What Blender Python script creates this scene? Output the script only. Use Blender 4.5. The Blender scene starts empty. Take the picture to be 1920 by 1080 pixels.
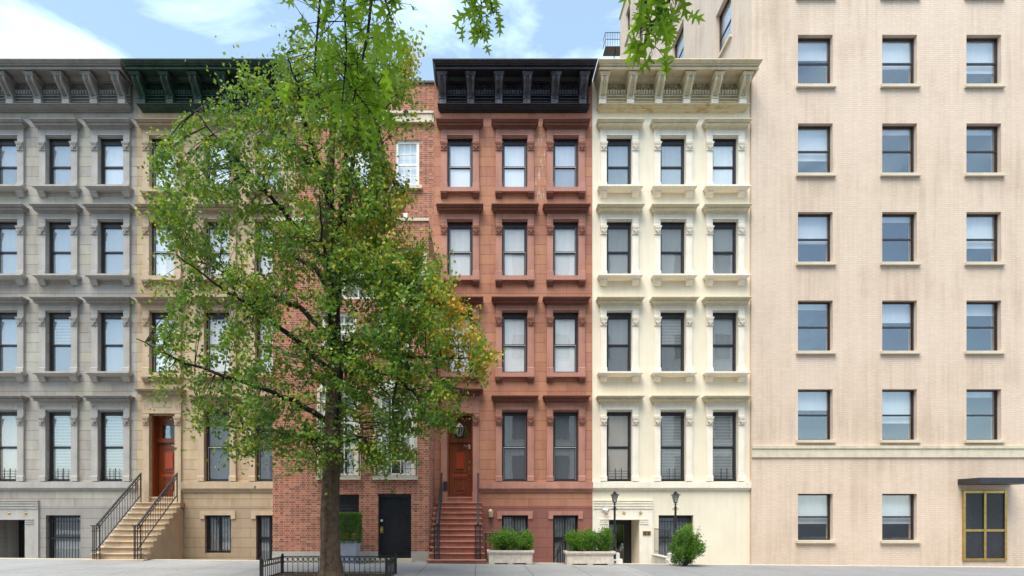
import bpy, math, random
import numpy as np
from mathutils import Vector
R = math.radians
rnd = random.Random(7)
sc = bpy.context.scene
COL = sc.collection
F = 1084.0; HE = 1.48; PX = 898.0; PY = 965.0      # focal length in px of a 1920 px frame, eye height, vanishing point
def at(px, py, Y): return Vector(((px-PX)*Y/F, Y, HE+(PY-py)*Y/F))
def gz(x): return -0.0088*max(-60, min(60, x))     # the street falls gently to the right

# ------------------------------------------------------------------ materials
class N:
    def __init__(s, name):
        s.m = bpy.data.materials.new(name); s.m.use_nodes = True
        s.t = s.m.node_tree; s.t.nodes.clear()
        s.out = s.t.nodes.new('ShaderNodeOutputMaterial')
    def n(s, typ, **kw):
        nd = s.t.nodes.new(typ)
        for k, v in kw.items():
            if k.startswith('i_'):
                nd.inputs[k[2:].replace('_', ' ')].default_value = v
            else: setattr(nd, k, v)
        return nd
    def l(s, a, b): s.t.links.new(a, b)
    def mth(s, op, a, b=None, c=None):
        nd = s.t.nodes.new('ShaderNodeMath'); nd.operation = op
        for i, v in enumerate((a, b, c)):
            if v is None: continue
            if isinstance(v, (int, float)): nd.inputs[i].default_value = v
            else: s.l(v, nd.inputs[i])
        return nd.outputs[0]
    def mix(s, f, a, b, mode='MIX'):
        nd = s.t.nodes.new('ShaderNodeMix'); nd.data_type = 'RGBA'; nd.blend_type = mode
        for sock, v in ((nd.inputs[0], f), (nd.inputs[6], a), (nd.inputs[7], b)):
            if isinstance(v, (int, float)): sock.default_value = v
            elif isinstance(v, tuple): sock.default_value = (*v, 1)
            else: s.l(v, sock)
        return nd.outputs[2]
    def noise(s, scale, vec=None, detail=4, rough=.55):
        nd = s.n('ShaderNodeTexNoise'); nd.inputs['Scale'].default_value = scale
        nd.inputs['Detail'].default_value = detail; nd.inputs['Roughness'].default_value = rough
        if vec is not None: s.l(vec, nd.inputs['Vector'])
        return nd.outputs['Fac']
    def ramp(s, fac, stops):
        nd = s.n('ShaderNodeValToRGB'); s.l(fac, nd.inputs[0])
        e = nd.color_ramp.elements
        while len(e) < len(stops): e.new(.5)
        for el, (p, c) in zip(e, stops):
            el.position = p; el.color = (*c, 1) if len(c) == 3 else c
        return nd.outputs[0]
    def scaled(s, sx, sy, sz):
        mp = s.n('ShaderNodeMapping'); mp.inputs['Scale'].default_value = (sx, sy, sz)
        s.l(s.coord(), mp.inputs['Vector']); return mp.outputs[0]
    def coord(s):
        if not hasattr(s, 'tc'): s.tc = s.n('ShaderNodeTexCoord')
        return s.tc.outputs['Object']
    def xyz(s):
        if not hasattr(s, 'sp'):
            s.sp = s.n('ShaderNodeSeparateXYZ'); s.l(s.coord(), s.sp.inputs[0])
        return s.sp.outputs
    def finish(s, col, rough=.8, bump=None, bd=.01, spec=.3, metal=0):
        b = s.n('ShaderNodeBsdfPrincipled')
        if isinstance(col, tuple): b.inputs['Base Color'].default_value = (*col, 1)
        else: s.l(col, b.inputs['Base Color'])
        if isinstance(rough, (int, float)): b.inputs['Roughness'].default_value = rough
        else: s.l(rough, b.inputs['Roughness'])
        b.inputs['Specular IOR Level'].default_value = spec
        b.inputs['Metallic'].default_value = metal
        if bump is not None:
            bp = s.n('ShaderNodeBump'); bp.inputs['Strength'].default_value = 1; bp.inputs['Distance'].default_value = bd
            s.l(bump, bp.inputs['Height']); s.l(bp.outputs[0], b.inputs['Normal'])
        s.l(b.outputs[0], s.out.inputs['Surface']); return s.m

def mk_plain(name, col, var=.12, scale=3, rough=.75, bd=.004, spec=.3, metal=0, streak=True):
    s = N(name)
    a = s.noise(scale, s.coord())
    b = s.noise(1, s.scaled(9, 9, .7)) if streak else s.noise(scale*7, s.coord())
    f = s.mth('ADD', s.mth('MULTIPLY', a, .6), s.mth('MULTIPLY', b, .4))
    lo = tuple(max(0, c*(1-2*var)) for c in col); hi = tuple(min(1, c*(1+1.6*var)) for c in col)
    c = s.ramp(f, [(.3, lo), (.5, col), (.7, hi)])
    fine = s.noise(60, s.coord(), 3)
    return s.finish(c, rough, fine, bd, spec, metal)

def mk_ashlar(name, col, trim=False, drips=False, low=None):
    s = N(name); x, y, z = s.xyz()
    u = s.mth('ADD', x, y)
    row = s.mth('FLOOR', s.mth('DIVIDE', z, .338))
    fz = s.mth('FRACT', s.mth('DIVIDE', z, .338))
    jz = s.mth('LESS_THAN', s.mth('ABSOLUTE', s.mth('SUBTRACT', fz, .5)), .475)       # 1 = in stone
    uu = s.mth('ADD', s.mth('DIVIDE', u, 1.31), s.mth('MULTIPLY', s.mth('MODULO', row, 2), .5))
    fu = s.mth('FRACT', uu)
    ju = s.mth('LESS_THAN', s.mth('ABSOLUTE', s.mth('SUBTRACT', fu, .5)), .4955)
    band = 0.0
    for a_, b_ in ((-2, 1.35), (1.70, 2.3), (5.42, 6.09), (8.80, 9.46), (12.0, 12.5), (14.9, 16.4)):
        band = s.mth('ADD', band, s.mth('MULTIPLY', s.mth('GREATER_THAN', z, a_), s.mth('LESS_THAN', z, b_)))
    ju = s.mth('MAXIMUM', ju, s.mth('SUBTRACT', 1.0, band))
    inn = s.mth('MULTIPLY', jz, ju)
    wn = s.n('ShaderNodeTexWhiteNoise', noise_dimensions='2D')
    cb = s.n('ShaderNodeCombineXYZ'); s.l(s.mth('FLOOR', uu), cb.inputs[0]); s.l(row, cb.inputs[1]); s.l(cb.outputs[0], wn.inputs['Vector'])
    a = s.noise(.8, s.coord(), 5); b = s.noise(1, s.scaled(7, 7, .5), 5, .6)
    f = s.mth('ADD', s.mth('ADD', s.mth('MULTIPLY', a, .45), s.mth('MULTIPLY', b, .4)), s.mth('MULTIPLY', wn.outputs[0], .15))
    v = .85
    c = s.ramp(f, [(.30, (col[0]*.80, col[1]*.72, col[2]*.68)), (.47, (col[0]*.95, col[1]*.93, col[2]*.9)), (.55, col), (.68, (col[0]*1.14, col[1]*1.25, col[2]*1.3))])
    c = s.mix(s.mth('MULTIPLY', s.mth('GREATER_THAN', wn.outputs[0], .62), .35), c, (col[0]*1.12, col[1]*1.12, col[2]*.85))
    if low: # the ground storey is painted a darker, smoother coat
        m = s.mth('LESS_THAN', z, 1.78)
        c = s.mix(m, c, s.ramp(f, [(.3, tuple(k*.9 for k in low)), (.7, tuple(k*1.08 for k in low))]))
    if drips:
        st = s.noise(1, s.scaled(26, 26, 2.6), 6, .75)
        env = s.mth('MULTIPLY', s.mth('LESS_THAN', s.mth('ABSOLUTE', s.mth('SUBTRACT', x, 2.13+1.55)), .24),
                    s.mth('MULTIPLY', s.mth('GREATER_THAN', z, 12.3), s.mth('LESS_THAN', z, 14.7)))
        m = s.mth('MULTIPLY', s.mth('GREATER_THAN', st, .575), env)
        c = s.mix(s.mth('MULTIPLY', m, .75), c, (.75, .68, .62))
        st2 = s.mth('GREATER_THAN', s.noise(1, s.scaled(30, 30, 6), 6, .8), .735)
        c = s.mix(s.mth('MULTIPLY', st2, .6), c, (.7, .6, .53))
    c = s.mix(s.mth('MULTIPLY', inn, 1.0), s.mix(.42, c, (.1, .05, .035)), c)
    gm = s.ramp(s.noise(1, s.scaled(2.2, 2.2, .8), 6, .7), [(.36, (.70, .66, .64)), (.5, (1, 1, 1))])
    c = s.mix(.45, c, gm, 'MULTIPLY')
    fine = s.noise(45, s.coord(), 3)
    h = s.mth('ADD', s.mth('MULTIPLY', inn, .6), s.mth('MULTIPLY', fine, .35))
    return s.finish(c, .85, h, .008, .2)

def mk_brick(name, tint=1.0, painted=None):
    s = N(name); x, y, z = s.xyz()
    u = s.mth('ADD', x, y)
    v = s.mth('DIVIDE', z, .0675)
    row = s.mth('FLOOR', v); fv = s.mth('FRACT', v)
    p = s.mth('ADD', s.mth('DIVIDE', u, .33), s.mth('MULTIPLY', s.mth('MODULO', row, 2), .5))
    fu = s.mth('FRACT', p); hd = s.mth('GREATER_THAN', fu, .655)
    m1 = s.mth('GREATER_THAN', fv, .15)
    d1 = s.mth('GREATER_THAN', fu, .035)
    d2 = s.mth('GREATER_THAN', s.mth('ABSOLUTE', s.mth('SUBTRACT', fu, .66)), .018)
    inn = s.mth('MULTIPLY', m1, s.mth('MULTIPLY', d1, d2))
    wn = s.n('ShaderNodeTexWhiteNoise', noise_dimensions='2D')
    cb = s.n('ShaderNodeCombineXYZ'); s.l(s.mth('ADD', s.mth('FLOOR', p), s.mth('MULTIPLY', hd, .37)), cb.inputs[0]); s.l(row, cb.inputs[1]); s.l(cb.outputs[0], wn.inputs['Vector'])
    if painted:
        c = s.ramp(wn.outputs[0], [(0, tuple(k*.93 for k in painted)), (1, painted)])
        c = s.mix(inn, tuple(k*.86 for k in painted), c)
        w_ = s.mth('ADD', s.mth('MULTIPLY', s.noise(.35, s.coord(), 5), .55), s.mth('MULTIPLY', s.noise(1, s.scaled(4, 4, .25), 5, .65), .45))
        c = s.mix(1.0, c, s.ramp(w_, [(.32, (.72, .68, .63)), (.5, (.95, .94, .92)), (.62, (1, 1, 1))]), 'MULTIPLY')
    else:
        st = s.ramp(wn.outputs[0], [(0, (.24*tint, .055, .035)), (.35, (.40*tint, .095, .055)), (.75, (.50*tint, .13, .07)), (1, (.58*tint, .19, .10))])
        he = s.ramp(wn.outputs[0], [(0, (.10, .065, .05)), (.45, (.19, .12, .075)), (.7, (.36, .13, .075)), (1, (.40, .24, .14))])
        c = s.mix(hd, st, he)
        big = s.noise(.7, s.coord())
        c = s.mix(s.mth('MULTIPLY', big, .25), c, (.5, .24, .16))
        c = s.mix(inn, (.54, .41, .32), c)
    return s.finish(c, .85, inn, .004, .2)

MAT = {}
def M(k): return MAT[k]
BR = (.485, .225, .15); CR = (.80, .70, .54)
MAT['brown_wall'] = mk_ashlar('brownstone ashlar', BR, drips=True, low=(.30, .125, .098))
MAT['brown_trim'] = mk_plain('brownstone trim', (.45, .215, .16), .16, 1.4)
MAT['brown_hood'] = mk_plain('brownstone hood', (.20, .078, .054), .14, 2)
MAT['brown_carved'] = mk_plain('carved brownstone', (.36, .16, .11), .2, 20)  # tone lowered to stand in for shade in the hollows of the carving
MAT['brown_step'] = mk_plain('painted brownstone step', (.43, .185, .13), .14, 3)
MAT['cream_wall'] = mk_plain('cream painted stucco', (.83, .74, .575), .05, .8)
MAT['cream_trim'] = mk_plain('cream painted stone', (.86, .78, .65), .07, 2)
MAT['cream_hood'] = mk_plain('weathered cream paint', (.72, .62, .43), .10, 3)
MAT['cream_scroll'] = mk_plain('dark carved cream paint', (.40, .32, .19), .15, 6)  # darker tone for the raised scrollwork
MAT['black_paint'] = mk_plain('black cornice paint', (.022, .020, .026), .35, 4, .42, .01, .5)
MAT['black_lit'] = mk_plain('lit black paint', (.075, .070, .085), .5, 5, .5, .01, .5)  # lighter tone of the cornice black, so brackets and dentils read as lit
MAT['iron'] = mk_plain('black iron', (.018, .018, .022), .25, 6, .4, .003, .5)
MAT['dark_frame'] = mk_plain('dark window frame', (.03, .028, .035), .2, 6, .4, .002, .5)
MAT['alu'] = mk_plain('pale metal track', (.5, .49, .46), .1, 6, .5, .002)
MAT['white_paint'] = mk_plain('white paint', (.82, .80, .74), .06, 4, .5)
MAT['limestone'] = mk_plain('limestone', (.66, .57, .43), .1, 3)
MAT['granite'] = mk_plain('granite base', (.45, .41, .36), .15, 30, streak=False)
MAT['brick'] = mk_brick('flemish bond brick')
MAT['brick_arch'] = mk_plain('brick arch', (.45, .16, .1), .3, 12)
MAT['white_brick'] = mk_brick('white painted brick', painted=(.78, .75, .68))
MAT['opp_brick'] = mk_brick('pale brick', painted=(.86, .86, .86))
MAT['buff'] = mk_plain('buff stone', (.62, .50, .35), .1, 1)
MAT['peach'] = mk_brick('peach painted brick', painted=(.80, .63, .50))
MAT['roof'] = mk_plain('roof tar', (.12, .11, .10), .2, 1)
MAT['room'] = mk_plain('dim room', (.05, .05, .05), .1, 1)  # near-black colour stands in for the unlit interiors
MAT['brass'] = mk_plain('brass', (.55, .36, .12), .15, 10, .35, .002, .5, .9)
MAT['silver'] = mk_plain('silvery metal', (.62, .62, .62), .1, 10, .4, .002, .5, .4)
MAT['planter'] = mk_plain('stained precast concrete', (.70, .60, .50), .14, 9, streak=False)
MAT['planter_grey'] = mk_plain('grey metal planter', (.33, .34, .40), .06, 6)
MAT['soil'] = mk_plain('soil', (.05, .035, .025), .3, 20)
MAT['lamp_glass'] = mk_plain('frosted lamp glass', (.42, .45, .40), .08, 5, .25, .001, .5)
MAT['lamp_tan'] = mk_plain('amber frosted glass', (.62, .50, .30), .2, 20, .3, .001, .5)
MAT['bark'] = mk_plain('bark', (.13, .085, .055), .4, 8, .9, .03)
MAT['twig'] = mk_plain('dark twig', (.035, .028, .022), .2, 8, .8)
MAT['asphalt'] = mk_plain('asphalt', (.05, .05, .052), .15, 30, streak=False)

def mk_cloth(name, col):
    s = N(name)
    w = s.noise(1, s.scaled(30, 3, .6), 3)
    c = s.ramp(w, [(.3, tuple(k*.90 for k in col)), (.7, tuple(min(.97, k*1.04) for k in col))])
    return s.finish(c, .9)
MAT['shade_white'] = mk_cloth('white roller shade', (.95, .96, .98))
MAT['shade_pale'] = mk_cloth('pale shade', (.72, .74, .76))
MAT['shade_grey'] = mk_cloth('grey screen', (.16, .175, .19))  # screens; the dark tone also stands in for dim rooms behind parlour glass
MAT['shade_mid'] = mk_cloth('grey shade', (.36, .38, .40))
MAT['shade_tan'] = mk_cloth('tan curtain', (.52, .45, .38))
def mk_blind():
    s = N('venetian blind'); x, y, z = s.xyz()
    f = s.mth('FRACT', s.mth('DIVIDE', z, .052))
    c = s.ramp(f, [(0, (.06, .06, .06)), (.3, (.12, .12, .12)), (.42, (.72, .73, .71)), (1, (.55, .56, .55))])
    return s.finish(c, .6, f, .01)
MAT['blind'] = mk_blind()

def mk_glass(name, fac=.16, tint=(.86, .9, .9)):
    s = N(name)
    tr = s.n('ShaderNodeBsdfTransparent'); tr.inputs[0].default_value = (*tint, 1)
    gl = s.n('ShaderNodeBsdfGlossy'); gl.inputs['Roughness'].default_value = .015; gl.inputs[0].default_value = (.95, .97, 1, 1)
    bp = s.n('ShaderNodeBump'); bp.inputs['Distance'].default_value = .006; bp.inputs['Strength'].default_value = .12
    s.l(s.noise(2.2, s.coord(), 2), bp.inputs['Height']); s.l(bp.outputs[0], gl.inputs['Normal'])
    fr = s.n('ShaderNodeLayerWeight'); fr.inputs[0].default_value = .5
    mx = s.n('ShaderNodeMixShader'); s.l(s.mth('ADD', s.mth('MULTIPLY', s.mth('POWER', fr.outputs['Facing'], 4.0), .4), fac), mx.inputs[0])
    s.l(tr.outputs[0], mx.inputs[1]); s.l(gl.outputs[0], mx.inputs[2]); s.l(mx.outputs[0], s.out.inputs['Surface'])
    return s.m
MAT['glass'] = mk_glass('window glass', .13, (.97, .98, .98))
MAT['glass_soft'] = mk_glass('lantern glass', .05)

def mk_wood(name, col):
    s = N(name)
    w = s.noise(1, s.scaled(30, 30, 1.6), 6, .7)
    c = s.ramp(w, [(.3, tuple(k*.55 for k in col)), (.5, col), (.72, tuple(min(1, k*1.5) for k in col))])
    return s.finish(c, .28, w, .002, .6)
MAT['wood'] = mk_wood('varnished mahogany', (.21, .045, .012))
MAT['wood_red'] = mk_wood('bright mahogany panel', (.38, .05, .012))

def mk_leaf(name, stops, trans=.35, spec=.35):
    s = N(name)
    at_ = s.n('ShaderNodeAttribute', attribute_name='v')
    c = s.ramp(at_.outputs['Fac'], stops)
    b = s.n('ShaderNodeBsdfPrincipled'); b.inputs['Roughness'].default_value = .5; b.inputs['Specular IOR Level'].default_value = spec
    s.l(c, b.inputs['Base Color'])
    t = s.n('ShaderNodeBsdfTranslucent'); s.l(s.mix(.6, c, (.45, .6, .04), 'MIX'), t.inputs[0])
    mx = s.n('ShaderNodeMixShader'); mx.inputs[0].default_value = trans
    s.l(b.outputs[0], mx.inputs[1]); s.l(t.outputs[0], mx.inputs[2]); s.l(mx.outputs[0], s.out.inputs['Surface'])
    return s.m
MAT['leaf_tree'] = mk_leaf('street tree leaf', [(0, (.025, .075, .02)), (.3, (.06, .16, .03)), (.55, (.15, .30, .035)), (.72, (.32, .36, .04)), (.86, (.62, .42, .04)), (1, (.68, .28, .04))], .32)
MAT['leaf_box'] = mk_leaf('boxwood leaf', [(0, (.025, .075, .01)), (.5, (.07, .19, .018)), (1, (.2, .37, .04))], .25)
MAT['leaf_hedge'] = mk_leaf('clipped box leaf', [(0, (.02, .06, .008)), (.5, (.05, .14, .015)), (1, (.13, .26, .04))], .2)
MAT['leaf_oak'] = mk_leaf('oak leaf', [(0, (.06, .17, .015)), (.5, (.19, .42, .025)), (1, (.38, .60, .06))], .62, .3)
MAT['leaf_fallen'] = mk_leaf('fallen leaf', [(0, (.45, .30, .1)), (1, (.6, .45, .15))], .1)

def mk_sidewalk():
    s = N('concrete flags'); x, y, z = s.xyz()
    a = s.noise(.5, s.coord(), 5); b = s.noise(9, s.coord(), 5, .7)
    f = s.mth('ADD', s.mth('MULTIPLY', a, .5), s.mth('MULTIPLY', b, .5))
    c = s.ramp(f, [(.3, (.23, .224, .217)), (.5, (.32, .313, .303)), (.7, (.39, .38, .37))])
    # driveway patch in front of the cream house is a darker pour
    dk = s.mth('GREATER_THAN', x, 4.35)
    c = s.mix(s.mth('MULTIPLY', dk, .45), c, (.17, .17, .19))
    st = s.mth('GREATER_THAN', s.noise(2.5, s.coord(), 5, .65), .66)
    c = s.mix(s.mth('MULTIPLY', st, .3), c, (.15, .14, .13))
    px = s.mth('FRACT', s.mth('DIVIDE', s.mth('ADD', x, 20.12), 1.43))
    jx = s.mth('LESS_THAN', px, .014)
    jy = s.mth('LESS_THAN', s.mth('FRACT', s.mth('DIVIDE', s.mth('SUBTRACT', y, 12.4), 1.36)), .010)
    j = s.mth('MAXIMUM', jx, jy)
    c = s.mix(s.mth('MULTIPLY', j, .85), c, (.10, .10, .10))
    return s.finish(c, .85, b, .004, .25)
MAT['sidewalk'] = mk_sidewalk()
def mk_rust():
    s = N('rust stained cream paint')
    n = s.noise(1, s.scaled(3, 3, 14), 6, .75)
    c = s.ramp(n, [(.50, (.68, .59, .40)), (.60, (.55, .38, .17)), (.72, (.36, .18, .06))])
    return s.finish(c, .8, n, .01)
MAT['rust_cream'] = mk_rust()

# ------------------------------------------------------------------ mesh helpers
class B:
    def __init__(s): s.v = []; s.f = []
    def box(s, x0, x1, y0, y1, z0, z1):
        i = len(s.v)
        s.v += [(x0,y0,z0),(x1,y0,z0),(x1,y1,z0),(x0,y1,z0),(x0,y0,z1),(x1,y0,z1),(x1,y1,z1),(x0,y1,z1)]
        s.f += [tuple(i+k for k in q) for q in ((0,3,2,1),(4,5,6,7),(0,1,5,4),(1,2,6,5),(2,3,7,6),(3,0,4,7))]; return s
    def frus(s, z0, a0, p0, z1, a1, p1, y=0, cx=0):     # half widths a, projections p out from the wall plane
        i = len(s.v)
        for z, a, p in ((z0,a0,p0),(z1,a1,p1)):
            s.v += [(cx-a,y-p,z),(cx+a,y-p,z),(cx+a,y,z),(cx-a,y,z)]
        s.f += [tuple(i+k for k in q) for q in ((0,3,2,1),(4,5,6,7),(0,1,5,4),(1,2,6,5),(2,3,7,6),(3,0,4,7))]; return s
    def taper(s, c, r0, r1, z0, z1, n=4, rot=math.pi/4):
        i = len(s.v)
        for z, r in ((z0,r0),(z1,r1)):
            for k in range(n):
                a = rot+2*math.pi*k/n; s.v.append((c[0]+r*math.cos(a), c[1]+r*math.sin(a), z))
        s.f.append(tuple(i+n-1-k for k in range(n))); s.f.append(tuple(i+n+k for k in range(n)))
        for k in range(n): s.f.append((i+k, i+(k+1)%n, i+n+(k+1)%n, i+n+k))
        return s
    def extr(s, pts, x0, x1):                            # profile (y,z) extruded along x
        i = len(s.v); n = len(pts)
        s.v += [(x0,y,z) for y,z in pts]+[(x1,y,z) for y,z in pts]
        s.f.append(tuple(i+k for k in range(n))); s.f.append(tuple(i+n+n-1-k for k in range(n)))
        for k in range(n): s.f.append((i+k, i+n+k, i+n+(k+1)%n, i+(k+1)%n))
        return s
    def poly(s, pts, y0, y1):                            # outline (x,z) extruded along y
        i = len(s.v); n = len(pts)
        s.v += [(x,y0,z) for x,z in pts]+[(x,y1,z) for x,z in pts]
        s.f.append(tuple(i+k for k in range(n))); s.f.append(tuple(i+n+n-1-k for k in range(n)))
        for k in range(n): s.f.append((i+k, i+n+k, i+n+(k+1)%n, i+(k+1)%n))
        return s
    def tube(s, pts, rad, n=8):
        pts = [Vector(p) for p in pts]; i = len(s.v); m = len(pts)
        if not hasattr(rad, '__len__'): rad = [rad]*m
        up = Vector((0.13, .21, .97))
        for k, p in enumerate(pts):
            d = (pts[min(k+1, m-1)]-pts[max(k-1, 0)])
            d = d.normalized() if d.length > 1e-9 else Vector((0,0,1))
            a = d.cross(up if abs(d.dot(up)) < .95 else Vector((1,0,0))).normalized(); b = d.cross(a)
            for q in range(n):
                t = 2*math.pi*q/n; s.v.append(tuple(p+(a*math.cos(t)+b*math.sin(t))*rad[k]))
        for k in range(m-1):
            for q in range(n):
                s.f.append((i+k*n+q, i+k*n+(q+1)%n, i+(k+1)*n+(q+1)%n, i+(k+1)*n+q))
        s.f.append(tuple(i+q for q in range(n))); s.f.append(tuple(i+(m-1)*n+n-1-q for q in range(n)))
        return s
    def ball(s, c, r, n=8, m=6, sc=(1,1,1)):
        i = len(s.v)
        for a in range(m+1):
            th = math.pi*a/m
            for k in range(n):
                ph = 2*math.pi*k/n
                s.v.append((c[0]+r*sc[0]*math.sin(th)*math.cos(ph), c[1]+r*sc[1]*math.sin(th)*math.sin(ph), c[2]+r*sc[2]*math.cos(th)))
        for a in range(m):
            for k in range(n): s.f.append((i+a*n+k, i+a*n+(k+1)%n, i+(a+1)*n+(k+1)%n, i+(a+1)*n+k))
        return s
    def ring(s, c, r, t, n=20, axis='y'):
        pts = []
        for k in range(n+1):
            a = 2*math.pi*k/n
            if axis == 'y': pts.append((c[0]+r*math.cos(a), c[1], c[2]+r*math.sin(a)))
            else: pts.append((c[0], c[1]+r*math.cos(a), c[2]+r*math.sin(a)))
        return s.tube(pts, t, 5)
    def mesh(s, name, fix=True):
        me = bpy.data.meshes.new(name); me.from_pydata(s.v, [], s.f)
        if fix:
            import bmesh
            bm = bmesh.new(); bm.from_mesh(me); bmesh.ops.recalc_face_normals(bm, faces=bm.faces); bm.to_mesh(me); bm.free()
        me.update(); return me

def obj(name, b, mat, parent=None, loc=(0,0,0), smooth=False, bevel=0):
    me = b.mesh(name) if isinstance(b, B) else b
    if not me.materials: me.materials.append(M(mat))
    o = bpy.data.objects.new(name, me); COL.objects.link(o); o.location = loc
    if parent: o.parent = parent
    if smooth:
        for p in me.polygons: p.use_smooth = True
    if bevel:
        md = o.modifiers.new('bevel', 'BEVEL'); md.width = bevel; md.segments = 2; md.limit_method = 'ANGLE'
    return o
def empty(name, parent=None, loc=(0,0,0)):
    o = bpy.data.objects.new(name, None); COL.objects.link(o); o.location = loc; o.empty_display_size = .3
    if parent: o.parent = parent
    return o
def tag(o, label=None, cat=None, group=None, kind=None):
    for k, v in (('label', label), ('category', cat), ('group', group), ('kind', kind)):
        if v: o[k] = v
    return o
def dup(o, parent=None, loc=None):
    c = o.copy(); COL.objects.link(c)
    if parent: c.parent = parent
    if loc is not None: c.location = loc
    for ch in list(o.children):
        d = ch.copy(); COL.objects.link(d); d.parent = c
        for g in list(ch.children):
            e = g.copy(); COL.objects.link(e); e.parent = d
    return c

def wall(x0, x1, z0, z1, holes, t=.45, y=0):
    b = B()
    xs = sorted({x0, x1, *[h[0] for h in holes], *[h[1] for h in holes]})
    zs = sorted({z0, z1, *[h[2] for h in holes], *[h[3] for h in holes]})
    idx = {}
    def vi(x, yy, z):
        k = (round(x,5), round(yy,5), round(z,5))
        if k not in idx: idx[k] = len(b.v); b.v.append((x, yy, z))
        return idx[k]
    def solid(i, j):
        if i < 0 or j < 0 or i >= len(xs)-1 or j >= len(zs)-1: return False
        cx = (xs[i]+xs[i+1])/2; cz = (zs[j]+zs[j+1])/2
        return not any(h[0] < cx < h[1] and h[2] < cz < h[3] for h in holes)
    for i in range(len(xs)-1):
        for j in range(len(zs)-1):
            if not solid(i, j): continue
            a, c, d, e = xs[i], xs[i+1], zs[j], zs[j+1]
            b.f.append((vi(a,y,d), vi(c,y,d), vi(c,y,e), vi(a,y,e)))
            b.f.append((vi(a,y+t,d), vi(a,y+t,e), vi(c,y+t,e), vi(c,y+t,d)))
            if not solid(i-1, j): b.f.append((vi(a,y,d), vi(a,y,e), vi(a,y+t,e), vi(a,y+t,d)))
            if not solid(i+1, j): b.f.append((vi(c,y,d), vi(c,y+t,d), vi(c,y+t,e), vi(c,y,e)))
            if not solid(i, j-1): b.f.append((vi(a,y,d), vi(a,y+t,d), vi(c,y+t,d), vi(c,y,d)))
            if not solid(i, j+1): b.f.append((vi(a,y,e), vi(c,y,e), vi(c,y+t,e), vi(a,y+t,e)))
    return b

# ------------------------------------------------------------------ the ground
def sheet(y0, y1, top, bot, x0=-60, x1=60):
    b = B(); i = 0
    b.v = [(x0,y0,bot+gz(x0)),(x1,y0,bot+gz(x1)),(x1,y1,bot+gz(x1)),(x0,y1,bot+gz(x0)),(x0,y0,top+gz(x0)),(x1,y0,top+gz(x1)),(x1,y1,top+gz(x1)),(x0,y1,top+gz(x0))]
    b.f = [(0,3,2,1),(4,5,6,7),(0,1,5,4),(1,2,6,5),(2,3,7,6),(3,0,4,7)]
    return b
g = B(); g.v = [(-600,-600,-1.4),(600,-600,-1.4),(600,600,-1.4),(-600,600,-1.4)]; g.f = [(0,1,2,3)]
tag(obj('ground', g, 'asphalt'), kind='structure')
tag(obj('street', sheet(3.6, 12.2, -.13, -1.3), 'asphalt'), kind='structure')
tag(obj('kerb', sheet(12.2, 12.4, 0, -1.3), 'granite'), kind='structure')
tag(obj('kerb', sheet(3.4, 3.6, 0, -1.3), 'granite'), kind='structure')
pb = sheet(12.4, 17.75, 0, -1.3)
tag(obj('pavement', pb, 'sidewalk'), kind='structure')
tag(obj('pavement', sheet(-4, 3.4, 0, -1.3), 'sidewalk'), kind='structure')
tag(obj('kerb', sheet(17.75, 17.92, .012, -1.3), 'limestone'), kind='structure')
tag(obj('areaway_floor', sheet(17.92, 20.2, -.72, -1.25), 'sidewalk'), kind='structure')
# soil in the tree pit
tag(obj('tree_pit_soil', sheet(12.85, 14.3, .004, -.05, -4.9, -2.1), 'soil'), kind='structure')

# ------------------------------------------------------------------ windows of the two stone houses
YW = 20.0
ROW = [dict(zt=14.55, zb=12.74, zh=14.75), dict(zt=11.66, zb=9.70, zh=11.85),
       dict(zt=8.52, zb=6.37, zh=8.69), dict(zt=5.10, zb=2.63, zh=5.33)]
HW = .44
def carved(b, cx, y, zc, h=.25):
    b.frus(zc-h/2, .105, .02, zc+h*.34, .12, .045, y, cx); b.frus(zc+h*.34, .135, .065, zc+h/2, .14, .075, y, cx)
    b.frus(zc-h/2-.025, .115, .035, zc-h/2, .115, .035, y, cx)
    for dx, dz, r in ((-.075,.05,.035),(.075,.05,.035),(0,.055,.03),(-.06,-.035,.028),(.06,-.035,.028),(0,-.02,.024)):
        b.ring((cx+dx, y-.065, zc+dz), r*.85, .013, 10); b.ball((cx+dx, y-.06, zc+dz), r*.35, 6, 4)
    for sx in (-1, 1):
        b.tube([(cx, y-.055, zc-h/2), (cx+sx*.03, y-.075, zc-.05), (cx+sx*.085, y-.06, zc-.01)], [.018, .016, .010], 5)
    return b
def hood_mesh(b, z, cx=0, hw=0):
    b.frus(z, .665+hw, .09, z+.055, .69+hw, .14, 0, cx)
    b.frus(z+.055, .735+hw, .24, z+.10, .742+hw, .262, 0, cx)
    b.frus(z+.10, .725+hw, .235, z+.125, .735+hw, .245, 0, cx)
    b.frus(z+.125, .75+hw, .27, z+.185, .795+hw, .345, 0, cx)
    b.frus(z+.185, .805+hw, .36, z+.21, .805+hw, .36, 0, cx); return b
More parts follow.
